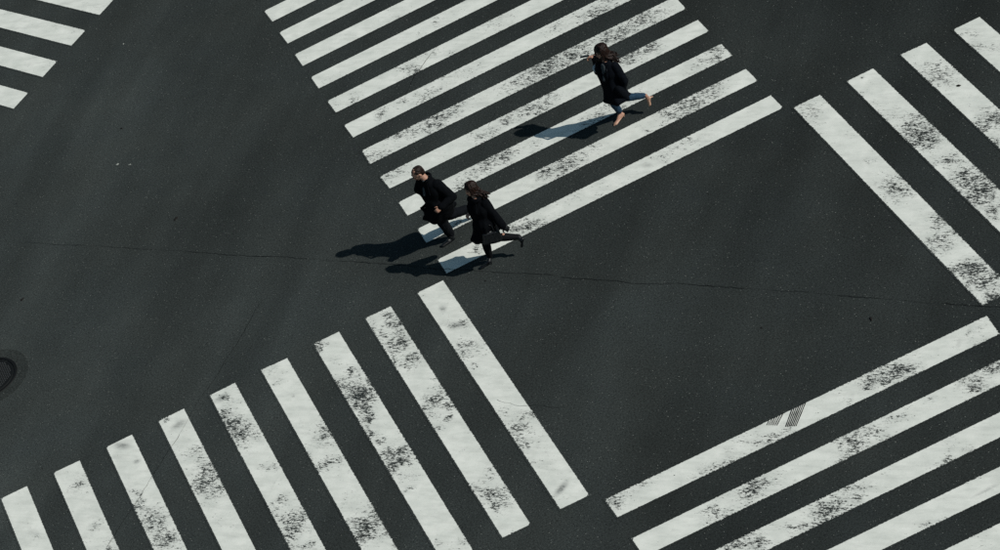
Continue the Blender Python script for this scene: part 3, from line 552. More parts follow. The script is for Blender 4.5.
# ------------------------------------------------------------------ litter
def scrap(loc, size, mat, name, label, cat, seed, elong=1.6, thick=0.006):
    rnd = random.Random(seed)
    n = 9
    v = []
    ang0 = rnd.random() * 3
    for z in (0.0055, 0.0055 + thick):
        for i in range(n):
            a = 2 * math.pi * i / n
            rr = size * (0.75 + 0.4 * random.Random(seed * 31 + i).random()) * (0.9 if z > 0.006 else 1)
            x, y = rr * math.cos(a) * elong, rr * math.sin(a)
            v.append((x * math.cos(ang0) - y * math.sin(ang0), x * math.sin(ang0) + y * math.cos(ang0), z + 0.004 * math.sin(i * 2.1 + seed) * (z > 0.006)))
    v.append((0, 0, 0.010 + thick))
    f = [(i, (i + 1) % n, n + (i + 1) % n, n + i) for i in range(n)] + [(n + i, n + (i + 1) % n, 2 * n) for i in range(n)] + [tuple(range(n - 1, -1, -1))]
    o = link(name, mesh(name, v, f), mat)
    o.location = (loc[0], loc[1], 0)
    return tagit(o, label, cat)
scrap((-5.562, 9.219, 0.000), 0.022, M_PAPER, 'paper_scrap', 'brightest small pale scrap on the bare asphalt left of the long crossing', 'litter', 1)
scrap((-5.375, 9.029, -0.000), 0.013, M_PAPER, 'paper_scrap', 'flattened greyish scrap just right of the brighter pale scrap', 'litter', 2, 2.4)
scrap((-4.404, 12.820, 0.000), 0.013, M_PAPER, 'paper_scrap', 'tiny pale speck beside the striped crossing in the upper left corner', 'litter', 3)
scrap((-5.134, 6.884, 0.000), 0.026, M_DARKB, 'leaf', 'dark dead leaf on the asphalt above the long crack, left side', 'leaf', 4, 2.2)
scrap((-5.192, 10.222, 0.000), 0.017, M_DARKB, 'leaf', 'small dark fleck of leaf above the two pale paper scraps', 'leaf', 5)
scrap((6.102, 0.791, 0.000), 0.026, M_DARKB, 'gum_blob', 'black blob stuck on the white stripe at upper right', 'gum', 6, 1.6, 0.003)
scrap((-8.062, 6.759, 0.000), 0.024, M_DARKB, 'leaf', 'dark crumpled leaf near the left edge above the manhole', 'leaf', 8, 1.8)
scrap((-1.446, 1.603, 0.000), 0.012, M_DARKB, 'leaf', 'small dark fleck on the asphalt under the long crack right of the shadows', 'leaf', 9, 1.4)
scrap((1.400, -2.202, 0.000), 0.014, M_DARKB, 'gum_blob', 'flat dark gum blot on the open asphalt at the right below the crack', 'gum', 10, 1.4, 0.002)
scrap((2.684, -3.050, 0.000), 0.016, M_DARKB, 'leaf', 'narrow dark fleck above the upper stripe of the lower right crossing', 'leaf', 11, 3.2)

# ------------------------------------------------------------------ solid modelling helpers for people
def sphere_pts(nu=14, nv=9):
    v = [(0, 0, 1)]
    for j in range(1, nv):
        t = math.pi * j / nv
        for i in range(nu):
            a = 2 * math.pi * i / nu
            v.append((math.sin(t) * math.cos(a), math.sin(t) * math.sin(a), math.cos(t)))
    v.append((0, 0, -1))
    f = [(0, 1 + i, 1 + (i + 1) % nu) for i in range(nu)]
    for j in range(nv - 2):
        for i in range(nu):
            a = 1 + j * nu + i; b = 1 + j * nu + (i + 1) % nu
            f.append((a, a + nu, b + nu, b))
    l = len(v) - 1; s = 1 + (nv - 2) * nu
    f += [(l, s + (i + 1) % nu, s + i) for i in range(nu)]
    return v, f
SPV, SPF = sphere_pts()

def ell(c, ax, ay, az):
    c, ax, ay, az = map(Vector, (c, ax, ay, az))
    if ax.cross(ay).dot(az) < 0: ax = -ax
    return [c + ax * x + ay * y + az * z for x, y, z in SPV], SPF

def cap(p, q, r0, r1, flat=None, k=1.0, n=14):
    """tapered capsule from p to q; flat = direction in which it is squashed by k"""
    p, q = Vector(p), Vector(q)
    d = q - p
    L = d.length
    d = d / L if L > 1e-6 else Vector((0, 0, 1))
    a = d.orthogonal().normalized() if flat is None else (Vector(flat) - d * Vector(flat).dot(d)).normalized()
    b = d.cross(a)
    v = []; rows = []
    for j in range(1, 5):
        t = math.pi / 2 * j / 4
        rows.append((p - d * r0 * math.cos(t), r0 * math.sin(t)))
    for j in range(4, 0, -1):
        t = math.pi / 2 * j / 4
        rows.append((q + d * r1 * math.cos(t), r1 * math.sin(t)))
    v.append(p - d * r0)
    for c, r in rows:
        for i in range(n):
            an = 2 * math.pi * i / n
            v.append(c + a * (r * math.cos(an) * (k if flat is not None else 1)) + b * (r * math.sin(an)))
    v.append(q + d * r1)
    f = [(0, 1 + (i + 1) % n, 1 + i) for i in range(n)]
    m = len(rows)
    for j in range(m - 1):
        for i in range(n):
            x = 1 + j * n + i; y = 1 + j * n + (i + 1) % n
            f.append((x, y, y + n, x + n))
    l = len(v) - 1; s = 1 + (m - 1) * n
    f += [(l, s + i, s + (i + 1) % n) for i in range(n)]
    return v, f

def chain(pts, rs):
    return [cap(pts[i], pts[i + 1], rs[i], rs[i + 1]) for i in range(len(pts) - 1)]

def loft(rings, n=40, sub=7, hollow=True, folds=0.0, seed=0.0, nf=7):
    """rings: (centre, lateral vector, fore vector). Smooth closed shell, hollow at its lower end."""
    m = len(rings)
    def cr(t, idx):
        i = min(int(t), m - 2); u = t - i
        p = [Vector(rings[max(0, min(m - 1, i + k))][idx]) for k in (-1, 0, 1, 2)]
        return 0.5 * ((2 * p[1]) + (p[2] - p[0]) * u + (2 * p[0] - 5 * p[1] + 4 * p[2] - p[3]) * u * u + (3 * p[1] - p[0] - 3 * p[2] + p[3]) * u ** 3)
    def row(t, shrink=0.0):
        c, a, b = cr(t, 0), cr(t, 1), cr(t, 2)
        out = []
        w = folds * (t / (m - 1)) ** 1.6
        for i in range(n):
            th = 2 * math.pi * i / n
            k = 1 + w * (math.sin(nf * th + seed + 1.1 * math.sin(2 * th + seed)) * 0.6 + 0.7 * noise.noise((math.cos(th) * 1.7 + seed, math.sin(th) * 1.7, t * 0.8)))
            e = 0.88
            ca = math.copysign(abs(math.cos(th)) ** e, math.cos(th)); sa = math.copysign(abs(math.sin(th)) ** e, math.sin(th))
            va, vb = a * ca * k, b * sa * k
            vv = va + vb
            if shrink: vv = vv * max(0.1, 1 - shrink / max(vv.length, 0.02))
            out.append(c + vv)
        return out
    rows = [row(i / sub) for i in range((m - 1) * sub + 1)]
    if hollow:
        for i in range(6):
            rows.append(row(m - 1 - i * 0.16, 0.024))
    v = [p for r_ in rows for p in r_]
    f = []
    for j in range(len(rows) - 1):
        for i in range(n):
            a = j * n + i; b = j * n + (i + 1) % n
            f.append((a, b, b + n, a + n))
    k = len(v)
    v.append(sum(rows[0], Vector()) / n); v.append(sum(rows[-1], Vector()) / n)
    f += [(k, (i + 1) % n, i) for i in range(n)]
    s = (len(rows) - 1) * n
    f += [(k + 1, s + i, s + (i + 1) % n) for i in range(n)]
    return v, f

def solid(name, shells, mat, root, vox=0.008, smooth=4, wrinkle=0.0, wscale=9.0, stretch=None):
    """fuse overlapping closed shells into one continuous skin"""
    v, f = [], []
    for sv, sf in shells:
        k = len(v)
        v += [Vector(p) - Vector(root.location) for p in sv]
        f += [tuple(i + k for i in q) for q in sf]
    me = mesh(name + '_raw', v, f)
    bm = bmesh.new(); bm.from_mesh(me)
    bmesh.ops.recalc_face_normals(bm, faces=bm.faces)
    bm.to_mesh(me); bm.free()
    tmp = bpy.data.objects.new('tmp', me)
    COL.objects.link(tmp)
    r = tmp.modifiers.new('r', 'REMESH'); r.mode = 'VOXEL'; r.voxel_size = vox; r.use_smooth_shade = True
    if smooth:
        s = tmp.modifiers.new('s', 'SMOOTH'); s.iterations = smooth; s.factor = 0.5
    dg = bpy.context.evaluated_depsgraph_get()
    new = bpy.data.meshes.new_from_object(tmp.evaluated_get(dg))
    bpy.data.objects.remove(tmp); bpy.data.meshes.remove(me)
    new.name = name
    if wrinkle:
        n = len(new.vertices)
        co = np.empty(n * 3); no = np.empty(n * 3)
        new.vertices.foreach_get('co', co); new.vertex_normals.foreach_get('vector', no)
        co = co.reshape(-1, 3); no = no.reshape(-1, 3)
        d = np.array([noise.noise((x * wscale, y * wscale, z * wscale * 0.55)) + 0.5 * noise.noise((x * wscale * 2.3, y * wscale * 2.3, z * wscale * 1.2 + 5)) for x, y, z in co])
        d = np.sign(d) * np.abs(d) ** 0.8
        co = co + no * (d * wrinkle)[:, None]
        new.vertices.foreach_set('co', co.ravel()); new.update()
    return link(name, new, mat, root, True)

def hand(wr, d, nrm, side, curl=0.5, s=1.0):
    """palm, four fingers and a thumb. d = along the hand, nrm = back of hand, side = towards the thumb"""
    wr, d, nrm, side = Vector(wr), Vector(d).normalized(), Vector(nrm), Vector(side)
    nrm = (nrm - d * nrm.dot(d)).normalized()
    sd = d.cross(nrm)
    if sd.dot(side) < 0: sd = -sd
    out = [cap(wr - d * 0.02, wr + d * 0.03 * s, 0.024 * s, 0.028 * s, nrm, 0.72)]
    out.append(ell(wr + d * 0.055 * s, sd * 0.042 * s, d * 0.050 * s, nrm * 0.017 * s))
    for k, (off, ln) in enumerate(((0.029, 0.072), (0.010, 0.080), (-0.010, 0.074), (-0.029, 0.058))):
        b0 = wr + d * 0.088 * s + sd * off * s
        c = curl * (0.85 + 0.12 * k)
        d1 = (d * math.cos(c * 0.8) - nrm * math.sin(c * 0.8))
        d2 = (d * math.cos(c * 2.0) - nrm * math.sin(c * 2.0))
        d3 = (d * math.cos(c * 2.8) - nrm * math.sin(c * 2.8))
        p1 = b0 + d1 * ln * 0.45 * s; p2 = p1 + d2 * ln * 0.32 * s; p3 = p2 + d3 * ln * 0.22 * s
        out += chain([b0 - d * 0.02 * s, b0, p1, p2, p3], [x * s for x in (0.0095, 0.0095, 0.0088, 0.008, 0.007)])
    t0 = wr + d * 0.03 * s + sd * 0.030 * s
    t1 = t0 + (d * 0.6 + sd * 0.75 - nrm * 0.25).normalized() * 0.036 * s
    t2 = t1 + (d * 0.9 + sd * 0.25 - nrm * 0.35).normalized() * 0.030 * s
    out += chain([t0 - sd * 0.01, t0, t1, t2], [x * s for x in (0.013, 0.013, 0.0105, 0.0085)])
    return out

def head_shells(c, up, fc, s=1.0, male=False):
    c, up, fc = Vector(c), Vector(up).normalized(), Vector(fc)
    fc = (fc - up * fc.dot(up)).normalized(); lf = up.cross(fc)
    S = [ell(c + up * 0.025 * s - fc * 0.008 * s, lf * 0.074 * s, fc * 0.094 * s, up * 0.088 * s),
         ell(c - up * 0.030 * s + fc * 0.026 * s, lf * 0.058 * s, fc * 0.062 * s, up * 0.072 * s),
         ell(c - up * 0.080 * s + fc * 0.058 * s, lf * 0.028 * s, fc * 0.024 * s, up * 0.022 * s)]
    S.append(ell(c + up * 0.028 * s + fc * 0.072 * s, lf * 0.050 * s, fc * 0.016 * s, up * 0.012 * s))          # brow
    S += [cap(c + up * 0.014 * s + fc * 0.082 * s, c - up * 0.022 * s + fc * 0.102 * s, 0.008 * s, 0.012 * s)]   # nose
    S.append(ell(c - up * 0.026 * s + fc * 0.092 * s, lf * 0.017 * s, fc * 0.012 * s, up * 0.010 * s))
    S.append(ell(c - up * 0.052 * s + fc * 0.080 * s, lf * 0.024 * s, fc * 0.012 * s, up * 0.010 * s))          # mouth
    for k in (1, -1):
        S.append(ell(c - up * 0.008 * s + fc * 0.060 * s + lf * k * 0.036 * s, lf * 0.018 * s, fc * 0.016 * s, up * 0.016 * s))
        S.append(ell(c - up * 0.004 * s - fc * 0.006 * s + lf * k * 0.076 * s, lf * 0.008 * s, (fc * 0.9 + up * 0.3).normalized() * 0.018 * s, up * 0.032 * s))
    return S

def face_bits(c, up, fc, root, body, s=1.0):
    c, up, fc = Vector(c), Vector(up).normalized(), Vector(fc)
    fc = (fc - up * fc.dot(up)).normalized(); lf = up.cross(fc)
    def bit(name, sh, mat):
        v = [Vector(p) - Vector(root.location) for p in sh[0]]
        o = link(name, mesh(name, v, sh[1]), mat, body, True)
        return o
    for k in (1, -1):
        bit('eye', ell(c + up * 0.008 * s + fc * 0.077 * s + lf * k * 0.030 * s, lf * 0.013 * s, fc * 0.008 * s, up * 0.006 * s), M_EYE)
        bit('eyebrow', ell(c + up * 0.032 * s + fc * 0.085 * s + lf * k * 0.030 * s, lf * 0.020 * s, fc * 0.005 * s, up * 0.004 * s), M_HAIR)
    bit('lips', ell(c - up * 0.052 * s + fc * 0.088 * s, lf * 0.020 * s, fc * 0.007 * s, up * 0.007 * s), M_LIP)

def shoe(kind, heel, toe, up, s=1.0):
    """heel and toe points of the sole; up = from sole to ankle"""
    heel, toe, up = Vector(heel), Vector(toe), Vector(up).normalized()
    d = (toe - heel).normalized(); L = (toe - heel).length
    S = []
    if kind == 'flat':
        S.append(cap(heel + d * 0.035 + up * 0.030, heel + d * L * 0.45 + up * 0.034, 0.034, 0.036))
        S.append(cap(heel + d * L * 0.40 + up * 0.026, toe - d * 0.035 + up * 0.020, 0.044, 0.034, up, 0.62))
        S.append(cap(heel + d * 0.036 + up * 0.006, toe - d * 0.04 + up * 0.006, 0.036, 0.040, up, 0.25))
        S.append(cap(heel + d * 0.05 + up * 0.05, heel + d * 0.06 + up * 0.085, 0.036, 0.034))
    else:
        hs = heel + up * 0.065                    # the foot's own heel, raised
        S.append(cap(hs + d * 0.022, hs + d * 0.075 - up * 0.014, 0.028, 0.027))
        S.append(cap(hs + d * 0.075 - up * 0.018, toe - d * 0.05 + up * 0.016, 0.027, 0.036, up, 0.62))
        S.append(cap(toe - d * 0.05 + up * 0.015, toe - d * 0.012 + up * 0.010, 0.035, 0.013, up, 0.6))
        S.append(cap(hs + d * 0.014 - up * 0.01, heel + d * 0.012 + up * 0.008, 0.017, 0.008))
    return S

def coat_sleeve(a, b, c, r):
    a, b, c = Vector(a), Vector(b), Vector(c)
    return [cap(a, b, r[0], r[1]), cap(b, c, r[1] * 1.02, r[2]), ell(a, Vector((r[0], 0, 0)), Vector((0, r[0], 0)), Vector((0, 0, r[0])))]

def mul(v, k): return Vector(v) * k

# ------------------------------------------------------------------ people
def V3(*a): return Vector(a)
def flatv(az): return Vector((math.cos(R(az)), math.sin(R(az)), 0))

def person(J, az, root, heels, facedir, headup, s, hands, trouser, bare_ankle=False):
    """one continuous body; J joints in world space"""
    F = flatv(az); L = Vector((-F.y, F.x, 0))
    g = {k: Vector(v) for k, v in J.items()}
    up = Vector(headup).normalized()
    S = head_shells(g['head'], up, facedir, s)
    S.append(cap(g['head'] - up * 0.05 - F * 0.01, g['neck'], 0.050 * s, 0.056 * s))
    ch = g['chest']
    S.append(cap(g['shL'].lerp(g['shR'], .15), g['shR'].lerp(g['shL'], .15), .050 * s, .050 * s))
    S.append(cap(g['neck'] - V3(0, 0, .09), ch, .062 * s, .105 * s))
    S.append(cap(ch, g['pelvis'], .100 * s, .110 * s))
    for k in 'LR':
        S += chain([g['sh' + k], g['el' + k], g['wr' + k]], [.045 * s, .037 * s, .025 * s])
        S += chain([g['hip' + k], g['kn' + k], g['an' + k]], [.078 * s, .050 * s, .034 * s])
        calf = g['kn' + k].lerp(g['an' + k], .33) + (g['pelvis'] - g['kn' + k]).normalized() * 0.0
        S.append(ell(calf, V3(.052 * s, 0, 0), V3(0, .052 * s, 0), V3(0, 0, .075 * s)))
        H, T, U = heels[k]
        H, T, U = Vector(H), Vector(T), Vector(U).normalized()
        d = (T - H).normalized()
        if not bare_ankle: continue
        S += [cap(g['an' + k], H + U * .075 + d * .03, .033 * s, .027 * s), cap(H + U * .075 + d * .035, T + U * .022 - d * .06, .027 * s, .024 * s),
              cap(g['an' + k], T + U * .03 - d * .09, .030 * s, .020 * s)]
    for h in hands:
        S += hand(*h)
    b = solid('body', S, M_SKIN, root, 0.0058, 3)
    face_bits(g['head'], up, facedir, root, b, s)
    return b, g, F, L, up

def collar(neck, F, L, r, mat, root, name='collar', tilt=0.25, th=.016, gap=50):
    S = []
    pts = []
    for i in range(19):
        a = R(gap / 2 + (360 - gap) * i / 18)
        d = F * math.cos(a) + L * math.sin(a)
        pts.append(neck + d * r + V3(0, 0, 0.02 - tilt * r * math.cos(a)))
    S += chain(pts, [th] * len(pts))
    S += chain([p + V3(0, 0, .022) * 1 - (p - neck).normalized() * .004 for p in pts], [th * .8] * len(pts))
    return solid(name, S, mat, root, 0.007, 2)

def lapel(neck, F, L, root, mat, length=.30, spread=.07, low=None):
    S = []
    for k in (1, -1):
        a = neck + L * k * .055 + F * .05 + V3(0, 0, .02)
        m = neck + L * k * (.045 + spread) + F * .125 - V3(0, 0, length * .42)
        e = neck + L * k * .02 + F * .150 - V3(0, 0, length)
        S += [cap(a, m, .014, .030, F, .4), cap(m, e, .030, .012, F, .4)]
    return solid('lapel', S, mat, root, 0.007, 2)

def strands(c, up, fc, tips, n, seed, s=1.0, r=0.011, wave=.014, drop=.10):
    """locks of hair from the crown over the back and sides down to the tips"""
    rnd = random.Random(seed)
    c, up, fc = Vector(c), Vector(up).normalized(), Vector(fc)
    fc = (fc - up * fc.dot(up)).normalized(); lf = up.cross(fc)
    S = [ell(c + up * .034 * s - fc * .018 * s, lf * .083 * s, fc * .094 * s, up * .090 * s),
         ell(c - up * .020 * s - fc * .040 * s, lf * .080 * s, fc * .070 * s, up * .085 * s)]
    for i in range(n):
        az = rnd.uniform(R(50), R(310))
        el = rnd.uniform(-0.1, 1.2)
        d = (fc * math.cos(az) * math.cos(el) + lf * math.sin(az) * math.cos(el) + up * math.sin(el))
        p0 = c + up * .03 * s + d * .088 * s
        d1 = (fc * math.cos(az) + lf * math.sin(az))
        p1 = c - up * rnd.uniform(.02, .05) * s + d1 * rnd.uniform(.085, .10) * s
        tip = Vector(rnd.choice(tips)) + Vector((rnd.gauss(0, .030), rnd.gauss(0, .030), rnd.gauss(0, .028)))
        pts = [p0]
        N = 9
        ph = rnd.random() * 6
        side = lf * rnd.uniform(-1, 1) + fc * rnd.uniform(-1, 1)
        for j in range(1, N + 1):
            t = j / N
            q = p0.lerp(p1, min(1, t * 2.2)) if t < .45 else p1.lerp(tip, (t - .45) / .55)
            q = q + side * wave * math.sin(ph + t * 9) * t
            pts.append(q)
        rr = [r * (1.0 - .62 * (j / N) ** 1.5) for j in range(N + 1)]
        S += chain(pts, rr)
    return S

# ---- woman in jeans with a phone, upper crossing
rootA = thing('person', 'woman in blue jeans, dark coat and nude heels, long brown hair, running alone', 'person', (1.809, 3.818, 0.000))
JA = dict(pelvis=(1.815, 3.632, .79), chest=(1.800, 3.630, 1.04), neck=(1.822, 3.632, 1.25), head=(1.826, 3.708, 1.430),
          shL=(1.930, 3.530, 1.185), shR=(1.765, 3.775, 1.215), elL=(1.975, 3.430, .93), wrL=(1.915, 3.500, .725), elR=(1.698, 3.843, 1.020), wrR=(1.765, 3.968, 1.225),
          hipL=(1.868, 3.575, .785), hipR=(1.810, 3.705, .765), knL=(1.765, 3.745, .475), knR=(1.931, 3.813, .387), anL=(1.854, 3.853, .100), anR=(2.292, 3.727, .272))
hA = {'L': ((1.902, 3.839, 0.000), (1.665, 3.740, 0.000), (0, 0, 1)), 'R': ((2.385, 3.630, 0.270), (2.279, 3.644, 0.110), (-.95, .1, .25))}
FA = flatv(197)
wr, el_ = Vector(JA['wrR']), Vector(JA['elR'])
handsA = [(JA['wrL'], V3(-.25, .0, -1), V3(.1, -1, 0), FA, 0.7), (wr, (V3(-.8, .35, .1)), V3(0, .3, 1), V3(.2, -1, .3), 0.9)]
bA, gA, F, L, U = person(JA, 197, rootA, hA, FA + V3(0, 0, -.30), (-.08, -.02, 1), .97, handsA, M_JEAN, True)
SH = (gA['shL'] - gA['shR']).normalized()
hem = V3(*(1.817, 3.585, 0.600))
rings = [(gA['neck'] + V3(0, 0, .035), L * .062, F * .062), (gA['neck'] - V3(0, 0, .035), SH * .135, F * .090), (gA['chest'] + V3(0, 0, .06), SH * .172, F * .122),
         (gA['chest'] - V3(0, 0, .06), SH * .162, F * .125), (gA['pelvis'] + V3(0, 0, .03), L * .178, F * .142), (gA['pelvis'].lerp(hem, .6), L * .195, F * .165), (hem, L * .205, F * .205)]
S = [loft(rings, folds=.085, seed=1.3)]
S += coat_sleeve(gA['shL'] - SH * .02, gA['elL'], gA['wrL'].lerp(gA['elL'], -.02), (.072, .058, .050))
S += coat_sleeve(gA['shR'] + SH * .02, gA['elR'], gA['wrR'].lerp(gA['elR'], .12), (.068, .054, .044))
# hem swings out behind the kicked leg
hc = V3(*(1.923, 3.430, 0.600))
S += [cap(hc + V3(-.08, 0, .22), hc, .07, .045), cap(hc + V3(-.16, 0, .02), hc, .07, .04)]
coatA = solid('coat', S, M_NAVY, rootA, 0.0085, 4, .010, 8.0)
collar(gA['neck'], F, L, .075, M_NAVY, rootA, gap=90)
lapel(gA['neck'], F, L, rootA, M_NAVY, .34)
solid('blouse', [cap(gA['neck'] + F * .055 - V3(0, 0, .0), gA['neck'] + F * .125 - V3(0, 0, .24) + L * .02, .036, .028), cap(gA['neck'] + F * .06 + L * .03, gA['neck'] + F * .085 + L * .060 - V3(0, 0, .08), .028, .026)], M_GREYB, rootA, .007, 2, .004, 14)
cl = [V3(*(1.771, 3.803, 1.160)), V3(*(1.713, 3.861, 1.140)), V3(*(1.676, 3.863, 1.100)), V3(*(1.669, 3.818, 1.050))]
solid('cuff', chain(cl, [.020, .024, .026, .014]), M_SHIRT, rootA, .007, 2, .006, 16)
S = [cap(gA['pelvis'], gA['pelvis'] + V3(0, 0, .10), .125, .12)]
for k, a0 in (('L', .88), ('R', .90)):
    e = gA['kn' + k].lerp(gA['an' + k], a0)
    S += chain([gA['hip' + k], gA['kn' + k], gA['kn' + k].lerp(e, .45), e], [.092, .066, .064, .047])
solid('jeans', S, M_JEAN, rootA, 0.007, 3, .006, 14)
for k in 'LR':
    H, T, UU = hA[k]
    solid('high_heel_shoe', shoe('heel', H, T, UU), M_NUDE, rootA, .0055, 2)
tA = [(2.011, 3.596, 1.260), (1.979, 3.560, 1.200), (2.004, 3.605, 1.220), (1.992, 3.614, 1.320), (1.724, 3.778, 1.280), (1.725, 3.778, 1.220), (1.781, 3.653, 1.180), (1.796, 3.639, 1.130), (1.839, 3.579, 1.130), (2.005, 3.568, 1.220), (1.971, 3.534, 1.180), (1.895, 3.539, 1.180), (1.843, 3.609, 1.160), (1.809, 3.643, 1.140), (1.962, 3.610, 1.280), (2.006, 3.600, 1.300), (1.792, 3.746, 1.260), (1.798, 3.774, 1.300)]
S = strands(gA['head'], U, FA + V3(0, 0, -.3), tA, 150, 5, 1.12, .0125, .020)
solid('hair', S, M_HAIR, rootA, .0055, 1, .003, 30)
# phone lies in her raised hand
ph = thing('smartphone', 'black phone held out in the raised hand of the woman in jeans', 'phone', tuple(Vector(wr) + V3(-.095, .045, .02)))
pc = Vector(ph.location)
bm = bmesh.new()
bmesh.ops.create_cube(bm, size=1)
bmesh.ops.scale(bm, vec=(.140, .060, .009), verts=bm.verts)
bmesh.ops.bevel(bm, geom=list(bm.edges), offset=.0035, segments=2, affect='EDGES')
me = bpy.data.meshes.new('case'); bm.to_mesh(me); bm.free()
me.transform(Matrix.Translation((-.040, .022, .012)) @ Quaternion((0, 0, 1), R(-30)).to_matrix().to_4x4() @ Quaternion((1, 0, 0), R(-8)).to_matrix().to_4x4())
link('case', me, M_PHONE, ph)
bm = bmesh.new(); bmesh.ops.create_cube(bm, size=1)
bmesh.ops.scale(bm, vec=(.130, .052, .001), verts=bm.verts)
me = bpy.data.meshes.new('screen'); bm.to_mesh(me); bm.free()
me.transform(Matrix.Translation((-.040, .0219, .0173)) @ Quaternion((0, 0, 1), R(-30)).to_matrix().to_4x4() @ Quaternion((1, 0, 0), R(-8)).to_matrix().to_4x4())
link('screen', me, M_LEATH, ph)

# ---- man in the dark overcoat, lower left of the upper crossing
rootM = thing('person', 'man with short brown hair in dark overcoat running ahead of the woman with handbag', 'person', (-1.530, 2.949, 0.000))
JM = dict(pelvis=(-1.495, 2.775, .83), chest=(-1.545, 2.830, 1.09), neck=(-1.560, 2.835, 1.325), head=(-1.642, 2.879, 1.480),
          shL=(-1.440, 2.705, 1.240), shR=(-1.610, 3.000, 1.290), elL=(-1.327, 2.608, .985), wrL=(-1.545, 2.530, .955), elR=(-1.690, 3.080, 1.05), wrR=(-1.495, 2.709, 0.900),
          hipL=(-1.430, 2.715, .83), hipR=(-1.525, 2.850, .80), knL=(-1.560, 2.860, .494), knR=(-1.399, 2.990, .417), anL=(-1.490, 2.950, .095), anR=(-1.035, 3.120, .262))
hM = {'L': ((-1.452, 2.926, 0.000), (-1.711, 2.873, 0.000), (0, 0, 1)), 'R': ((-0.958, 3.059, 0.300), (-1.001, 3.181, 0.060), (-.95, -.1, .25))}
FM = flatv(203)
handsM = [(JM['wrL'], V3(-.95, -.1, -.25), V3(-.1, -.8, .6), V3(0, .3, 1), 1.15, .94), (JM['wrR'], V3(-.3, .1, -.9), V3(-.3, 0, 1), V3(0, -1, .2), 1.0, 1.08)]
bM, gM, F, L, U = person(JM, 203, rootM, hM, flatv(182) + V3(0, 0, -.85), (-.50, -.17, 1), 1.06, handsM, M_SUIT)
SH = (gM['shL'] - gM['shR']).normalized()
hem = V3(*(-1.540, 2.960, 0.560))
rings = [(gM['neck'] + V3(0, 0, .03), L * .072, F * .072), (gM['neck'] - V3(0, 0, .035), SH * .160, F * .105), (gM['chest'] + V3(0, 0, .08), SH * .198, F * .140),
         (gM['chest'] - V3(0, 0, .08), SH * .190, F * .150), (gM['pelvis'] + V3(0, 0, .05), L * .225, F * .185), (gM['pelvis'].lerp(hem, .6), L * .245, F * .225), (hem, L * .245, F * .250)]
S = [loft(rings, folds=.11, seed=2.1, nf=6)]
S += coat_sleeve(gM['shL'] - SH * .02, gM['elL'], gM['wrL'].lerp(gM['elL'], .06), (.086, .076, .058))
S += coat_sleeve(gM['shR'] + SH * .02, gM['elR'], gM['wrR'] + (gM['wrR'] - gM['elR']) * .05, (.084, .072, .062))
# open front panels of the coat blown forward, and the tail
fl = V3(*(-1.775, 2.961, 0.800)); f0 = V3(*(-1.632, 2.757, 0.950))
S += [cap(f0, fl, .075, .022, V3(0, 1, 0), .6), cap(fl, V3(*(-1.656, 2.909, 0.640)), .022, .06, V3(0, 1, 0), .6)]
lo = V3(*(-1.661, 2.966, 0.420)); S += [cap(V3(*(-1.572, 2.930, 0.660)), lo, .085, .028), cap(V3(*(-1.488, 2.883, 0.600)), lo, .07, .03)]
tl = V3(*(-1.300, 2.781, 0.720)); S += [cap(V3(*(-1.437, 2.767, 0.850)), tl, .09, .045), cap(tl, V3(*(-1.379, 2.881, 0.620)), .05, .05)]
solid('overcoat', S, M_BLACK, rootM, 0.009, 4, .012, 7.0)
collar(gM['neck'] + V3(.005, 0, .018), F, L, .080, M_BLACK, rootM, gap=80, th=.019)
lapel(gM['neck'], F, L, rootM, M_BLACK, .36, .085)
solid('shirt', [cap(gM['neck'] + F * .050 + V3(0, 0, .01), gM['neck'] + F * .125 - V3(0, 0, .20), .032, .026)], M_GREYB, rootM, .007, 2)
S = [cap(gM['pelvis'], gM['pelvis'] + V3(0, 0, .10), .14, .135)]
for k, a0 in (('L', .98), ('R', .93)):
    e = gM['kn' + k].lerp(gM['an' + k], a0)
    S += chain([gM['hip' + k], gM['kn' + k], gM['kn' + k].lerp(e, .5), e], [.112, .088, .082, .070])
solid('trousers', S, M_SUIT, rootM, 0.008, 3, .009, 11)
for k in 'LR':
    H, T, UU = hM[k]
    solid('leather_shoe', shoe('flat', H, T, UU), M_LEATH, rootM, .006, 2)
solid('sock', [cap(gM['knR'].lerp(gM['anR'], .95), gM['anR'] + V3(.03, 0, 0), .046, .044)], M_WHITE, rootM, .007, 1)
# short hair: cap over the crown and back, fringe swept from the forehead
c = gM['head']; fcM = (flatv(182) + V3(0, 0, -.85)); fcM = (fcM - U * fcM.dot(U)).normalized(); lfM = U.cross(fcM)
rnd = random.Random(3)
S = [ell(c + U * .036 - fcM * .026, lfM * .080, fcM * .096, U * .083), ell(c - U * .02 - fcM * .050, lfM * .076, fcM * .060, U * .070)]
for i in range(70):
    az = rnd.uniform(R(-180), R(180)); e2 = rnd.uniform(.25, 1.4)
    if abs(az) < R(50) and e2 < .45: continue
    d = fcM * math.cos(az) * math.cos(e2) + lfM * math.sin(az) * math.cos(e2) + U * math.sin(e2)
    p = c + U * .034 - fcM * .014 + d * .080
    q = p + (fcM * .6 * (1 if e2 > .9 else -.6) + lfM * rnd.uniform(-.3, .3) - U * .25 + d * .2) * .035
    S.append(cap(p, q, .009, .004))
solid('hair', S, M_HAIRM, rootM, .006, 1, .003, 34)

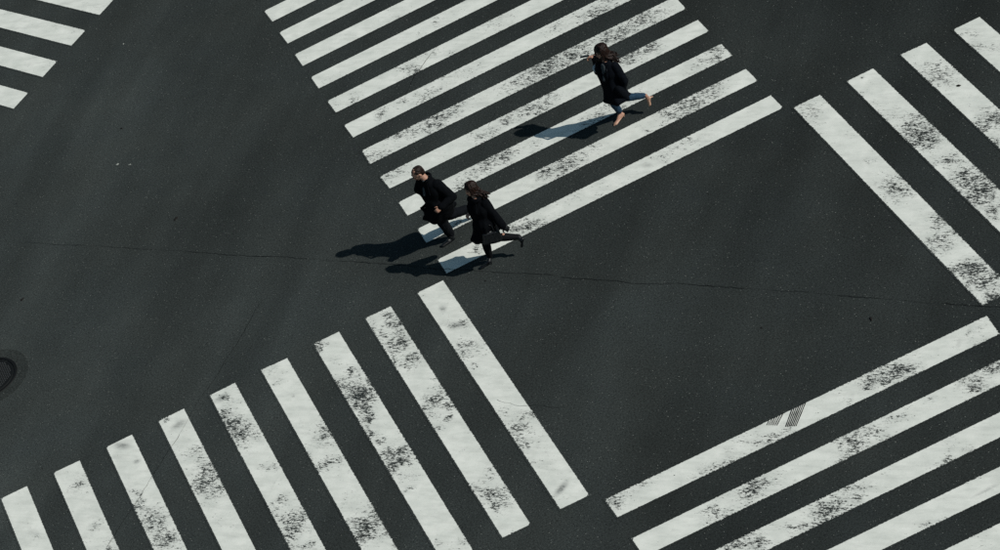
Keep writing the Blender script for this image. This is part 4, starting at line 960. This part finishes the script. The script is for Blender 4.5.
# ---- woman with the handbag
rootC = thing('person', 'woman all in black with heeled boots and handbag, running just behind the man', 'person', (-1.244, 2.006, 0.000))
JC = dict(pelvis=(-1.120, 1.825, .800), chest=(-1.130, 1.845, 1.060), neck=(-1.102, 1.873, 1.285), head=(-1.117, 1.932, 1.460),
          shL=(-1.005, 1.762, 1.215), shR=(-1.165, 2.010, 1.245), elL=(-.945, 1.690, .965), wrL=(-0.910, 1.627, 0.790), elR=(-0.997, 2.097, 0.970), wrR=(-1.225, 2.030, 1.000),
          hipL=(-1.070, 1.765, .795), hipR=(-1.125, 1.895, .775), knL=(-1.195, 1.880, .462), knR=(-.995, 1.940, .407), anL=(-1.196, 1.968, 0.105), anR=(-0.705, 1.805, 0.330))
hC = {'L': ((-1.205, 1.910, 0.000), (-1.432, 1.941, 0.000), (0, 0, 1)), 'R': ((-0.602, 1.727, 0.300), (-0.721, 1.781, 0.140), (-.9, .1, .42))}
FC = flatv(192)
handsC = [(JC['wrL'], V3(.55, -.2, -.8), V3(.3, -1, 0), V3(-.8, 0, -.3), 0.8, .78), (JC['wrR'], V3(-.85, -.25, -.35), V3(-.2, 0, 1), V3(0, -1, .3), 1.0, .98)]
bC, gC, F, L, U = person(JC, 192, rootC, hC, FC + V3(0, 0, -.35), (-.10, -.02, 1), .97, handsC, M_STOCK)
SH = (gC['shL'] - gC['shR']).normalized()
hem = V3(*(-1.157, 1.907, 0.580))
rings = [(gC['neck'] + V3(0, 0, .04), L * .060, F * .060), (gC['neck'] - V3(0, 0, .035), SH * .130, F * .090), (gC['chest'] + V3(0, 0, .07), SH * .166, F * .122),
         (gC['chest'] - V3(0, 0, .07), SH * .150, F * .120), (gC['pelvis'] + V3(0, 0, .05), L * .172, F * .140), (gC['pelvis'].lerp(hem, .6), L * .185, F * .185), (hem, L * .195, F * .235)]
S = [loft(rings, folds=.08, seed=4.4, nf=8)]
S += coat_sleeve(gC['shL'] - SH * .02, gC['elL'], gC['wrL'].lerp(gC['elL'], .0), (.072, .062, .060))
S += coat_sleeve(gC['shR'] + SH * .02, gC['elR'], gC['wrR'].lerp(gC['elR'], .14), (.068, .056, .048))
S += [cap(V3(*(-1.194, 1.961, 0.780)), V3(*(-1.256, 2.013, 0.620)), .09, .05)]
solid('coat', S, M_BLACK, rootC, 0.0085, 4, .010, 8.0)
collar(gC['neck'], F, L, .078, M_BLACK, rootC, gap=24, th=.024)
lapel(gC['neck'], F, L, rootC, M_BLACK, .30)
solid('glove', hand(gC['wrL'], V3(.55, -.2, -.8), V3(.3, -1, 0), V3(-.8, 0, -.3), 0.8, 1.13) + [cap(gC['wrL'].lerp(gC['elL'], .2), gC['wrL'], .034, .032)], M_LEATH, rootC, .005, 1)
e = gC['wrR'].lerp(gC['elR'], .16)
solid('cuff', [cap(e, gC['wrR'].lerp(gC['elR'], .02), .034, .033), cap(gC['wrR'] + V3(.01, .0, .05), gC['wrR'] + V3(0, 0, .11), .026, .024)], M_WHITE, rootC, .006, 1)
S = [cap(gC['pelvis'], gC['pelvis'] + V3(0, 0, .10), .12, .115)]
for k in 'LR':
    S += chain([gC['hip' + k], gC['kn' + k], gC['kn' + k].lerp(gC['an' + k], .38), gC['an' + k]], [.088, .066, .066, .044])
solid('stockings', S, M_STOCK, rootC, 0.007, 3)
for k in 'LR':
    H, T, UU = hC[k]
    d = (gC['kn' + k] - gC['an' + k]).normalized()
    S = shoe('heel', H, T, UU) + [cap(gC['an' + k], gC['an' + k] + d * .06, .043, .046), cap(gC['an' + k], Vector(H) + Vector(UU).normalized() * .07 + (Vector(T) - Vector(H)).normalized() * .04, .042, .034)]
    solid('heeled_boot', S, M_LEATH, rootC, .006, 2)
tC = [(-0.931, 1.787, 1.340), (-0.936, 1.776, 1.310), (-0.983, 1.835, 1.300), (-1.025, 1.873, 1.280), (-0.974, 1.811, 1.250), (-1.036, 1.914, 1.300), (-1.115, 1.925, 1.300), (-1.143, 1.982, 1.300)]
S = strands(gC['head'], U, FC + V3(0, 0, -.35), tC, 130, 11, 1.06, .0120, .018)
solid('hair', S, M_HAIR, rootC, .0055, 1, .003, 30)

# handbag carried on her near side
bagc = V3(*(-1.098, 1.825, 0.660)) + V3(-.02, -.14, 0)
bag = thing('handbag', 'black leather handbag with short straps carried by the lowest of the three pedestrians', 'handbag', tuple(bagc))
bx = V3(.96, -.20, -.12).normalized(); bz = V3(.10, 0, 1).normalized(); by = bz.cross(bx).normalized(); bz = bx.cross(by)
def bp(x, y, z): return bagc + bx * x + by * y + bz * z
S = [cap(bp(-.10, 0, -.075), bp(.11, 0, -.075), .052, .052), cap(bp(-.095, 0, .06), bp(.105, 0, .06), .036, .036), cap(bp(-.10, 0, -.07), bp(-.092, 0, .06), .05, .036), cap(bp(.112, 0, -.07), bp(.105, 0, .06), .05, .036),
     cap(bp(0, 0, -.07), bp(0, 0, .055), .056, .038), cap(bp(-.05, 0, -.07), bp(-.05, 0, .055), .056, .038), cap(bp(.06, 0, -.07), bp(.06, 0, .055), .056, .038)]
solid('bag_body', S, M_LEATH, bag, .006, 3, .003, 16)
for sgn in (1, -1):
    pts = [bp(-.06 + .125 * t, sgn * .022 + .0, .075 + .16 * math.sin(math.pi * t) ** .8) for t in [i / 12 for i in range(13)]]
    solid('strap', chain(pts, [.007] * 13), M_LEATH, bag, .004, 1)
solid('clasp', [cap(bp(-.012, .0, .098), bp(.02, .0, .098), .010, .010)], mat_plain('steel', (.5, .5, .48), .3, .6, .05, 30, 0), bag, .004, 1)
